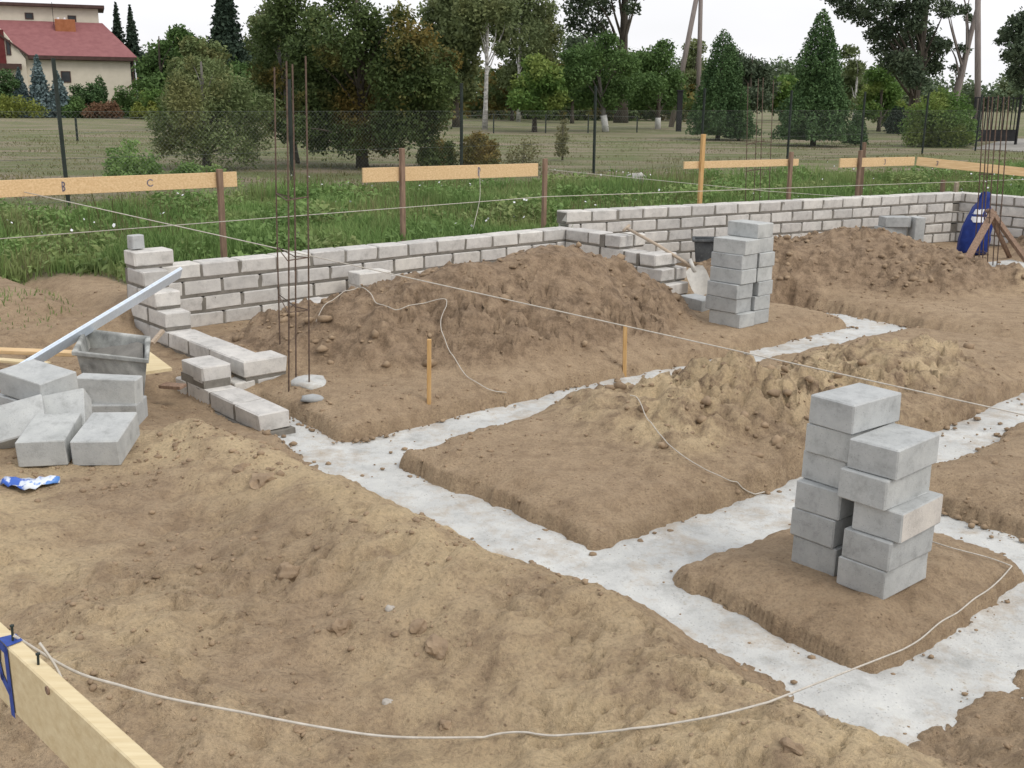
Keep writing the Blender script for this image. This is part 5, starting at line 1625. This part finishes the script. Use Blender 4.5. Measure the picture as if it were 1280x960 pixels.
y = 52.5; b = ground_at(897, y); conifer('thuja_tree', 'green cone of thuja left of the middle rebar, the blunter of two', b, ztop(893, 35, y) - ZNAT, 40 * pxm(y), 11000, 0.17, L_THUJA, 22, power=0.62)
y = 51.5; b = ground_at(923, y); conifer('thuja_tree', 'low dark thuja at the right foot of the blunter cone', b, ztop(925, 110, y) - ZNAT, 16 * pxm(y), 2600, 0.16, L_THUJA, 23, power=0.5)
y = 46.5; b = ground_at(1016, y); conifer('thuja_tree', 'tallest pointed thuja cone, right of the middle rebar', b, ztop(1022, 10, y) - ZNAT, 45 * pxm(y), 14000, 0.17, L_THUJA, 24, power=0.72)
y = 48; b = ground_at(1069, y); conifer('thuja_tree', 'smallest thuja, standing just right of the tallest one', b, ztop(1069, 138, y) - ZNAT, 13 * pxm(y), 1800, 0.14, L_THUJA, 25, power=0.6)
far_tree('leafy_tree', 'slender see-through tree right of the tallest thuja', 1066, 80, [(1062, 65, 10), (1068, 85, 12), (1060, 100, 12), (1072, 110, 14), (1064, 125, 14), (1075, 130, 12)], 2200, 0.36, L_BIRCH, 0.12, M_BIRCH, seed=26, group=GT)
far_tree('leafy_tree', 'yellowish green young tree left of the big poplar on the right', 1098, 70, [(1100, 95, 16), (1095, 120, 18), (1110, 115, 16), (1105, 140, 18), (1088, 138, 12), (1118, 135, 14)], 4200, 0.32, L_BUSH, 0.13, seed=27, group=GT)
far_tree('poplar_tree', 'big ragged poplar with separate dark leaf clumps, right of the thujas', 1137, 62, [(1060, 10, 16), (1078, 20, 14), (1095, 5, 18), (1105, 35, 18), (1090, 45, 10), (1125, 15, 16), (1150, 5, 18), (1120, 55, 20), (1150, 45, 20), (1165, 60, 18), (1130, 80, 20), (1158, 80, 18), (1110, 75, 12), (1145, 98, 14), (1170, 85, 10), (1045, -5, 14), (1180, 15, 8), (1140, 30, 14), (1095, 62, 8), (1090, -25, 26), (1140, -30, 30), (1175, 55, 10)], 9500, 0.30, L_POPLAR, 0.34, M_BARK, seed=28, trunk_top=ztop(1145, -70, 62), lean=(0.35, 0), nbranch=18)
far_tree('poplar_tree', 'leaning bare trunked tree with a few leaf tufts beside the pole', 1183, 64, [(1187, 15, 9), (1205, 12, 8), (1182, 5, 10), (1212, 22, 7), (1201, 60, 7), (1185, 55, 7), (1193, 85, 6), (1208, 62, 6), (1215, -20, 16), (1195, -30, 18)], 1500, 0.28, L_POPLAR, 0.27, M_POLE, seed=29, trunk_top=ztop(1210, -60, 64), lean=(1.35, 0), nbranch=8)
far_tree('poplar_tree', 'dark foliage hanging in from the right picture edge', 1316, 50, [(1265, 45, 14), (1280, 30, 18), (1262, 70, 10), (1275, 65, 16), (1285, 85, 18), (1268, 90, 10), (1255, 40, 7), (1295, 55, 24), (1278, 102, 10), (1310, 20, 26), (1315, 90, 24), (1330, 55, 30), (1248, 52, 5)], 6500, 0.26, L_POPLAR, 0.25, M_BARK, seed=30)

for (px, yy, tops, mt, lab, sd_) in (
        (300, 74, [(290, 120, 22), (310, 130, 20), (275, 110, 18), (300, 95, 20), (320, 100, 16)], L_FRUIT, 'low green tree behind and right of the small drooping tree', 90),
        (520, 76, [(510, 110, 24), (535, 120, 22), (500, 90, 20), (525, 80, 22), (545, 100, 18), (515, 55, 16)], L_FRUIT, 'green tree hidden behind the right half of the orchard tree', 91),
        (640, 92, [(630, 115, 18), (650, 120, 16), (638, 95, 16), (620, 125, 14), (655, 100, 12)], L_TREE, 'dark low tree between the two pale birch stems', 92),
        (715, 84, [(705, 115, 16), (722, 120, 16), (712, 95, 14), (695, 125, 14), (728, 105, 12)], L_FRUIT, 'low tree left of the whitewashed fruit tree', 93),
        (790, 98, [(785, 105, 16), (800, 115, 14), (792, 90, 12), (775, 118, 14)], L_BUSH, 'pale low tree showing between the two whitewashed trees', 94)):
    far_tree('leafy_tree', lab, px, yy, tops, 4600, 0.38, mt, 0.15, seed=sd_, group=GT)
# --- bushes
def bush(label, px, y, tops, n, size, mat, seed, group=None, name='bush', **kw):
    b = ground_at(px, y)
    gy = 480.0
    while aty(px, gy, y)[2] > b[2]: gy += 1
    while aty(px, gy, y)[2] < b[2]: gy -= 1
    low = [(qx + (qx - px) * 0.1, max(qy, gy - (gy - qy) * f_), min(rp * 1.05, (gy - qy) * 0.6 + rp * 0.4)) for qx, qy, rp in tops for f_ in (0.62, 0.25) if gy - qy > rp * 1.2]
    tops = list(tops) + low; n = int(n * (1 + 0.5 * len(low) / len(tops)))
    return tree(name, label, b, px_blobs(tops, y, seed, 0.5), n, size, mat, 0.03, M_BARK, 'bush', seed, group, nbranch=8, **kw)


GBU = 'bushes along the fence line'
bush('big light green bush left of the iron gate', 1178, 47, [(1150, 160, 22), (1175, 150, 24), (1200, 160, 20), (1165, 135, 18), (1190, 130, 18), (1208, 140, 10), (1180, 170, 22), (1145, 140, 12), (1200, 175, 12), (1175, 118, 10)], 9000, 0.17, L_BUSH, 40)
bush('round dark bush left of the big light green one', 1124, 66, [(1124, 150, 14), (1115, 155, 10), (1134, 152, 10), (1124, 140, 8)], 2200, 0.22, L_SPRUCE, 41)
bush('left one of two dark bushes behind the middle batter board', 547, 30, [(540, 185, 14), (555, 190, 14), (530, 190, 8), (548, 178, 8), (562, 182, 7)], 1500, 0.13, L_TREE, 42, GBU)
bush('right one of two dark bushes behind the middle batter board', 600, 30, [(592, 182, 16), (608, 188, 14), (600, 172, 10), (615, 180, 8), (585, 192, 8)], 1900, 0.13, L_TREE, 43, GBU)
bush('bare twiggy grey bush left of the fence post by the middle board', 655, 28, [(650, 190, 16), (665, 185, 12), (640, 195, 10), (658, 178, 8)], 500, 0.10, L_DRY, 44, GBU)
bush('leafless looking little shrub under the birches', 703, 34, [(703, 160, 7), (700, 170, 6), (706, 152, 5)], 320, 0.13, L_DRY, 45, GBU)
bush('straggly weed bush standing behind the left batter board', 165, 22.5, [(155, 195, 16), (170, 205, 16), (185, 200, 12), (145, 205, 12), (163, 182, 10), (140, 190, 8), (195, 210, 8)], 1600, 0.11, L_WEED, 46, GBU)
bush('low green clump behind the right end of the left batter board', 240, 24, [(235, 215, 14), (252, 218, 12), (268, 217, 12), (222, 220, 8)], 1300, 0.11, L_WEED, 47, GBU)

# --- the garden in front of the house
y = 86
for (px, ty, rp, lab, sd_) in ((53, 66, 26, 'blue spruce with the tallest pointed tip in front of the house', 50), (76, 88, 22, 'blue spruce on the right of the tallest tipped one', 51), (29, 84, 18, 'duller blue spruce at the left by the house wall', 52)):
    b = ground_at(px, y); conifer('blue_spruce', lab, b, ztop(px, ty, y) - ZNAT, rp * pxm(y), 3600, 0.34, L_BLUES, sd_, spiky=0.7, group='blue spruces by the house')
b = ground_at(128, 90); conifer('columnar_thuja', 'narrow dark column thuja against the cream wall', b, ztop(128, 93, 90) - ZNAT, 9 * pxm(90), 1500, 0.26, L_THUJA, 53, power=0.35)
for (px, yy, tops, mt, lab, sd_) in (
        (20, 84, [(5, 130, 14), (25, 132, 14), (45, 138, 12), (-10, 135, 16), (15, 140, 12)], L_YEL, 'yellow green hedge bush below the spruces at the left edge', 54),
        (115, 88, [(108, 118, 9), (120, 115, 8), (96, 112, 8), (114, 108, 6)], L_THUJA, 'dark clipped round shrub under the house wall', 55),
        (130, 85, [(122, 138, 11), (138, 135, 10), (112, 142, 8), (145, 142, 8)], L_RED, 'reddish shrub below the narrow column thuja', 56),
        (160, 87, [(152, 115, 9), (165, 120, 10), (158, 130, 12), (148, 125, 8), (170, 135, 8)], L_FRUIT, 'green bush at the right corner of the cream house', 57),
        (173, 84, [(173, 138, 7), (173, 146, 8), (172, 131, 4)], L_YEL, 'small yellow cone shrub right of the house', 58),
        (190, 84, [(190, 138, 7), (191, 146, 8), (190, 130, 4)], L_YEL, 'second small yellow cone shrub, nearer the drooping tree', 59),
        (8, 86, [(8, 95, 9), (16, 105, 8), (0, 108, 10)], L_THUJA, 'dark green shrub at the far left under the house balcony', 60),
        (88, 86, [(95, 130, 10), (85, 140, 10), (103, 140, 8)], L_FRUIT, 'low dark shrub at the right foot of the blue spruces', 61),
        (200, 86, [(188, 120, 12), (205, 125, 14), (215, 135, 12), (195, 135, 12)], L_BUSH, 'wide green shrub behind the yellow cone shrubs', 62)):
    bush(lab, px, yy, tops, 1700, 0.30, mt, sd_, 'garden shrubs in front of the house')

# --- distant woods that read as one mass
r_ = np.random.RandomState(70)
P = []
for i in range(170):
    px = r_.uniform(-120, 1400); yy = r_.uniform(210, 330)
    ht = r_.uniform(9, 14) * (1.0 if px < 900 else 0.62) * (1.0 + 0.2 * math.sin(px * 0.02))
    x0 = (px - 640) / FPX * yy
    for j in range(4):
        c = np.array([x0 + r_.uniform(-3, 3), yy + r_.uniform(-3, 3), ZNAT + ht * r_.uniform(0.3, 0.85)]); R = r_.uniform(2.2, 4.0)
        d = r_.normal(0, 1, (190, 3)); d /= np.linalg.norm(d, axis=1)[:, None]
        P.append(c + d * R * r_.uniform(0.3, 1, (190, 1)) * [1, 1, 1.1])
P = np.concatenate(P); P = P[P[:, 2] > 0.2]
V_, F_ = leaf_quads(P, 0.85, 71, 0.3, 0.7)
tag(link('distant_woodland', mesh_from('distant_woodland', V_, F_, L_WOOD)), 'far wood closing the horizon behind the fields', 'woodland', None, 'stuff')
P = []
for i in range(260):
    px = r_.uniform(180, 860); yy = r_.uniform(96, 125)
    x0 = (px - 640) / FPX * yy
    for j in range(3):
        c = np.array([x0 + r_.uniform(-1, 1), yy + r_.uniform(-2, 2), ZNAT + r_.uniform(0.2, 4.6) * r_.uniform(0.3, 1)]); R = r_.uniform(0.8, 1.6)
        d = r_.normal(0, 1, (60, 3)); d /= np.linalg.norm(d, axis=1)[:, None]
        P.append(c + d * R * r_.uniform(0.3, 1, (60, 1)))
P = np.concatenate(P); P = P[P[:, 2] > 0.2]
V_, F_ = leaf_quads(P, 0.55, 72, 0.3, 0.7)
tag(link('far_undergrowth', mesh_from('far_undergrowth', V_, F_, L_TREE)), 'dark undergrowth under the birches and behind the orchard', 'undergrowth', None, 'stuff')

# ------------------------------------------------------------------ fence of steel posts and wire mesh
f0 = at(86, 256, ZNAT)[:2]; f1 = at(742, 217, ZNAT)[:2]
fd = (f1 - f0) / np.hypot(*(f1 - f0)); step = float(np.hypot(*(f1 - f0))) / 3
t = thing('wire_fence', 'dark steel post fence with diagonal wire mesh crossing behind the weeds', 'fence', (f0[0], f0[1], ZNAT))
FH = 2.15
for i in range(-2, 9):
    q = fd * step * i; g = gz(f0[0] + q[0], f0[1] + q[1]) - ZNAT
    hh_ = FH * (1.12 if i == 0 else 1.0)
    m = MB(); m.obox((q[0], q[1], g - 0.2), (q[0] + (-.03 if i == 0 else rng.uniform(-.03, .03)), q[1], hh_), 0.055, 0.055, (fd[0], fd[1], 0), 0.004); m.build('post', M_FENCE, t)
n0, n1 = -2 * step, 8 * step
m = MB()
vs = []; fs = []; wr = 0.0010
k = 0; stepw = 0.085
def wire(p0, p1, r_w=wr):
    n = len(vs); d_ = np.array(p1) - np.array(p0); s_ = np.cross(d_, [fd[1], -fd[0], 0.0]); s_ /= np.linalg.norm(s_)
    nn = np.array([fd[1], -fd[0], 0.0])
    for p in (p0, p1):
        for a_ in (0, 2.094, 4.189):
            vs.append(np.array(p) + s_ * r_w * math.cos(a_) + nn * r_w * math.sin(a_))
    for j in range(3): fs.append((n + j, n + (j + 1) % 3, n + 3 + (j + 1) % 3, n + 3 + j))
HH = 1.55
s_ = n0
while s_ < n1:
    for sg in (1, -1):
        a0_ = s_; a1_ = s_ + sg * HH
        wire((fd[0] * a0_, fd[1] * a0_, 0.05), (fd[0] * a1_, fd[1] * a1_, HH))
    s_ += stepw
for hz in (0.05, HH * 0.5, HH):
    wire((fd[0] * n0, fd[1] * n0, hz), (fd[0] * n1, fd[1] * n1, hz), 0.004)
tag(MB().add(vs, fs).build('wire_mesh', M_WIRE, t), kind='stuff')

t = thing('garden_fence', 'second thinner fence of slim dark posts across the far field', 'fence', (0, 50, ZNAT))
pp = []
for px, yy, ty in ((97, 44, 150), (205, 50, 150), (282, 53, 152), (408, 55, 150), (547, 57, 146), (617, 59, 142), (682, 60, 143), (735, 61, 143), (796, 63, 145)):
    b = ground_at(px, yy); zt = max(ztop(px, ty, yy), ZNAT + 0.9); pp.append((b, zt))
    m = MB(); m.obox((b[0], b[1] - 50, b[2] - ZNAT - 0.1), (b[0], b[1] - 50, zt - ZNAT), 0.07, 0.07, (1, 0, 0), 0.004); m.build('post', M_FENCE, t)
m = MB()
for (b0_, z0_), (b1_, z1_) in zip(pp[:-1], pp[1:]):
    for f_ in (0.35, 0.95):
        m.tube([(b0_[0], b0_[1] - 50, (z0_ - ZNAT) * f_), (b1_[0], b1_[1] - 50, (z1_ - ZNAT) * f_)], 0.006, 4)
m.build('rail_wire', M_WIRE, t)
b = ground_at(848, 66)
m = MB(); m.obox((0, 0, -0.1), (0, 0, 2.3), 0.30, 0.30, (1, 0, 0), 0.01)
t = thing('gate_pillar', 'dark square pillar between the fruit tree and the blunter thuja', 'pillar', tuple(b)); m.build('shaft', M_IRON, t)
m = MB(); m.box((-0.19, -0.19, 2.3), (0.19, 0.19, 2.38), 0.01); m.build('cap', M_IRON, t)

# iron gate on the right
y = 48.5
gl_ = aty(1217, 150, y); gr_ = aty(1273, 150, y + 1.2)
zt, zm_, zb_ = ztop(1217, 121, y), ztop(1217, 163, y), ztop(1217, 177, y)
t = thing('iron_gate', 'black iron gate of upright bars with a solid lower panel, at the right', 'gate', (gl_[0], gl_[1], ZNAT))
og = np.array([gl_[0], gl_[1], ZNAT]); gx = gr_ - gl_; gx[2] = 0
def gp2(f_, z_): return gx * f_ + np.array([0, 0, z_ - ZNAT])
m = MB()
for f_ in (0, 1): m.obox(gp2(f_, zb_ - 0.15), gp2(f_, zt + (0.1 if f_ else 0.0)), 0.09, 0.09, gx, 0.004)
for z_ in (zt - 0.03, zm_): m.obox(gp2(0, z_), gp2(1, z_), 0.04, 0.05, (0, 0, 1), 0.003)
m.build('frame', M_IRON, t)
for i in range(1, 12):
    m = MB(); m.obox(gp2(i / 12, zm_), gp2(i / 12, zt - 0.04), 0.036, 0.036, gx, 0.0); m.build('bar', M_IRON, t)
m = MB(); m.obox(gp2(0.02, (zb_ + zm_) / 2), gp2(0.98, (zb_ + zm_) / 2), 0.02, zm_ - zb_, (0, 0, 1), 0.003); m.build('panel', M_IRON, t)

# driveway beyond the gate
q = [ground_at(1215, 45), ground_at(1330, 41), ground_at(1460, 58), ground_at(1262, 58)]
vs = [(p[0], p[1], ZNAT + 0.035) for p in q] + [(p[0], p[1], ZNAT - 0.2) for p in q]
M_GRAVEL = m_concrete('pale_gravel', (0.24, 0.23, 0.21), (0.32, 0.31, 0.285), (0.24, 0.22, 0.19), 0.5, 0.1, 0.0)
tag(MB().add(vs, [(0, 1, 2, 3), (0, 4, 5, 1), (1, 5, 6, 2), (2, 6, 7, 3), (3, 7, 4, 0)]).build('driveway', M_GRAVEL), kind='structure')

# ------------------------------------------------------------------ poles
def pole(label, px0, py0, px1, py1, y0, y1, r0, mat=M_POLE, name='utility_pole'):
    b = ground_at(px1, y1) if py1 is None else aty(px1, py1, y1); tp = aty(px0, py0, y0)
    tp = tp + (tp - b) * 0.25
    b[2] = ZNAT - 0.3; m_ = MB(); m_.tube([(0, 0, 0), (tp - b) * 0.5, tp - b], [r0, r0 * 0.92, r0 * 0.8], 10)
    t_ = thing(name, label, 'pole', tuple(b)); m_.build('shaft', mat, t_, True)
    m_ = MB(); m_.obox(tp - b - [0.9, 0, 0.3], tp - b + [0.9, 0, -0.3], 0.10, 0.12, (0, 0, 1), 0.005); m_.build('crossarm', mat, t_)
    return t_, b, tp


y = 76
pole('upright pole of the A shaped pair behind the thuja', 876, 0, 872, None, y, y, 0.17)
b = ground_at(838, y); tp = aty(874, -20, y)
m = MB(); m.tube([(0, 0, -0.3), tp - b], [0.19, 0.16], 10)
t = thing('utility_pole', 'slanting prop pole leaning against the upright one behind the thuja', 'pole', tuple(b)); m.build('shaft', M_POLE, t, True)
pole('tall smooth upright pole standing behind the iron gate', 1222.5, 0, 1223, None, 58, 58, 0.17)

# ------------------------------------------------------------------ cream house with red roof
y = 99.0
hp = lambda px, py, dy=0.0: aty(px, py, y + dy)
xr = hp(165, 110)[0]; xl = hp(36, 110)[0]
ze = hp(100, 71)[2]; zr = hp(80, 27, 5.0)[2]
HA = math.radians(21)
t = thing('house', 'cream house with a red metal roof and an upper storey behind', 'house', (xr, y, ZNAT), HA)
def hx(px, py, dy=0.0):
    d = ray(px, py); ey_ = np.array([-math.sin(HA), math.cos(HA)]); ex_ = np.array([math.cos(HA), math.sin(HA)]); og_ = np.array([xr, y])
    k = (og_ @ ey_ + dy) / (d[:2] @ ey_); q = d[:2] * k - og_
    return np.array([q @ ex_, q @ ey_, HC + d[2] * k - ZNAT])
W_ = -hx(36, 110)[0]; EZ = hx(165, 72)[2]; RZ = hx(100, 28, 5.0)[2]
m = MB(); m.box((-W_, 0, -0.3), (0, 10, EZ)); m.build('wall', M_CREAM, t)
# left wing, set forward, with the recessed door and balcony
xw = hx(-40, 100)[0]
m = MB()
m.add([(xw, -0.6, -0.3), (-W_ - 0.0, -0.6, -0.3), (-W_, -0.6, EZ - 0.3), (hx(0, 30)[0], -0.6, hx(0, 36)[2]), (xw, -0.6, hx(0, 36)[2]),
       (xw, 6, -0.3), (-W_, 6, -0.3), (-W_, 6, EZ - 0.3), (hx(0, 30)[0], 6, hx(0, 36)[2]), (xw, 6, hx(0, 36)[2])],
      [(0, 1, 2, 3, 4), (9, 8, 7, 6, 5), (1, 6, 7, 2), (2, 7, 8, 3), (3, 8, 9, 4), (0, 4, 9, 5), (0, 5, 6, 1)])
m.build('wall', M_CREAM, t)
# main roof: one big slope, hipped on the right, with an edge board
rl, rr_ = hx(-60, 24, 5)[0], hx(128, 30, 5)[0]
eL, eR = hx(36, 66)[0] - 0.1, hx(171, 70)[0]
th = 0.16
def slab(pts, th_):
    p_ = [np.array(q) for q in pts]; n_ = np.cross(p_[1] - p_[0], p_[2] - p_[0]); n_ /= np.linalg.norm(n_); n_ = n_ * (1 if n_[2] > 0 else -1)
    k_ = len(p_); vs_ = p_ + [q - n_ * th_ for q in p_]
    return vs_, [tuple(range(k_)), tuple(range(2 * k_ - 1, k_ - 1, -1))] + [(i, (i + 1) % k_, k_ + (i + 1) % k_, k_ + i)[::-1] for i in range(k_)]
vL = hx(-25, 20, 5)[0]
rf = MB(); rf.add(*slab([(eL, -0.5, EZ + 0.02), (eR, -0.5, EZ + 0.02), (rr_, 5.0, RZ), (vL, 5.0, RZ), ], th))
rf.add(*slab([(eR, -0.5, EZ + 0.025), (eR, 10.5, EZ + 0.025), (rr_, 5.0, RZ)], th))
rfo = rf.build('roof', M_ROOF, t)
m = MB()
m.box((eL, -0.60, EZ - 0.30), (eR, -0.50, EZ - 0.02))
a_ = np.array([eL + 0.05, -0.66, EZ - 0.05]); b_ = np.array([vL, -0.66, RZ * 0.98 + 0.1])
m.obox(a_, b_, 0.16, 0.22, (0, -1, 0)); m.build('fascia', M_TRIM, t)
m = MB(); m.box((eL + 0.05, -0.5, EZ - 0.34), (eR - 0.3, 0.0, EZ - 0.30)); m.build('soffit', M_TRIM, t)
m = MB(); m.tube([(eR - 0.42, -0.10, -0.2), (eR - 0.42, -0.10, EZ - 0.3)], 0.06, 8); m.build('downpipe', M_TRIM, t)
m = MB(); m.tube([(eR - 0.20, -0.15, -0.2), (eR - 0.20, -0.15, EZ - 0.3)], 0.06, 8); m.build('downpipe', M_WHITE, t)
# upper storey
ux0, ux1 = hx(-60, 20, 5.2)[0], hx(123, 20, 5.2)[0]
uz0, uz1 = RZ - 0.5, hx(60, 9, 5.2)[2]
m = MB(); m.box((ux0, 5.2, uz0), (ux1, 10, uz1)); m.build('wall', M_CREAM, t)
m = MB(); m.box((ux0, 4.6, uz1), (ux1 + 0.55, 10.6, uz1 + 0.28), 0.02); m.build('roof', M_TRIM, t)
# chimney
cx0, cx1 = hx(68.5, 30, 3.4)[0], hx(94, 30, 3.4)[0]
ct = hx(80, 24, 3.4)[2]
m = MB(); m.box((cx0, 3.4, EZ + 1.0), (cx1, 4.2, ct), 0.02); co_ = m.build('chimney', M_BRICK, t)
for px in (72.5, 80.5):
    q = hx(px, 24, 3.4)[0]; m = MB(); m.tube([(q, 3.75, ct - 0.02), (q, 3.75, ct + 0.16)], 0.10, 8); m.build('chimney_pot', M_WHITE, co_)
# windows
def window(px0, py0, px1, py1, dy, depth=0.06):
    a_ = hx(px0, py1, dy); b_ = hx(px1, py0, dy); yy = dy - depth
    m_ = MB(); fw = 0.07
    x0, x1, z0_, z1_ = a_[0], b_[0], a_[2], b_[2]
    m_.box((x0, yy, z0_), (x0 + fw, dy + .02, z1_)); m_.box((x1 - fw, yy, z0_), (x1, dy + .02, z1_))
    m_.box((x0 + fw, yy, z0_), (x1 - fw, dy + .02, z0_ + fw)); m_.box((x0 + fw, yy, z1_ - fw), (x1 - fw, dy + .02, z1_))
    w_ = m_.build('window', M_TRIM, t)
    m_ = MB(); m_.box((x0 + fw, yy + 0.025, z0_ + fw), (x1 - fw, dy + .01, z1_ - fw)); m_.build('pane', M_GLASS, w_)
window(31.5, 16, 41.5, 24, 5.2); window(85, 19.5, 95, 27, 5.2); window(77, 89, 88, 103, 0.0); window(8.5, 50, 12.5, 69, -0.6)
a_ = hx(-6, 82, -0.6); b_ = hx(4, 37, -0.6)
m = MB(); m.box((a_[0], -0.66, a_[2]), (b_[0], -0.58, b_[2])); m.build('door', M_REDWOOD, t)
a_ = hx(-10, 86, -0.6); b_ = hx(27, 80, -0.6)
m = MB(); m.box((a_[0], -1.5, a_[2]), (b_[0], -0.6, b_[2])); m.build('balcony', M_TRIM, t)
m = MB(); q = hx(67, 30, 4.0); m.tube([(q[0], 4.4, uz0), (q[0], 4.4, uz1 + 0.4)], 0.025, 5); m.build('aerial', M_IRON, t)
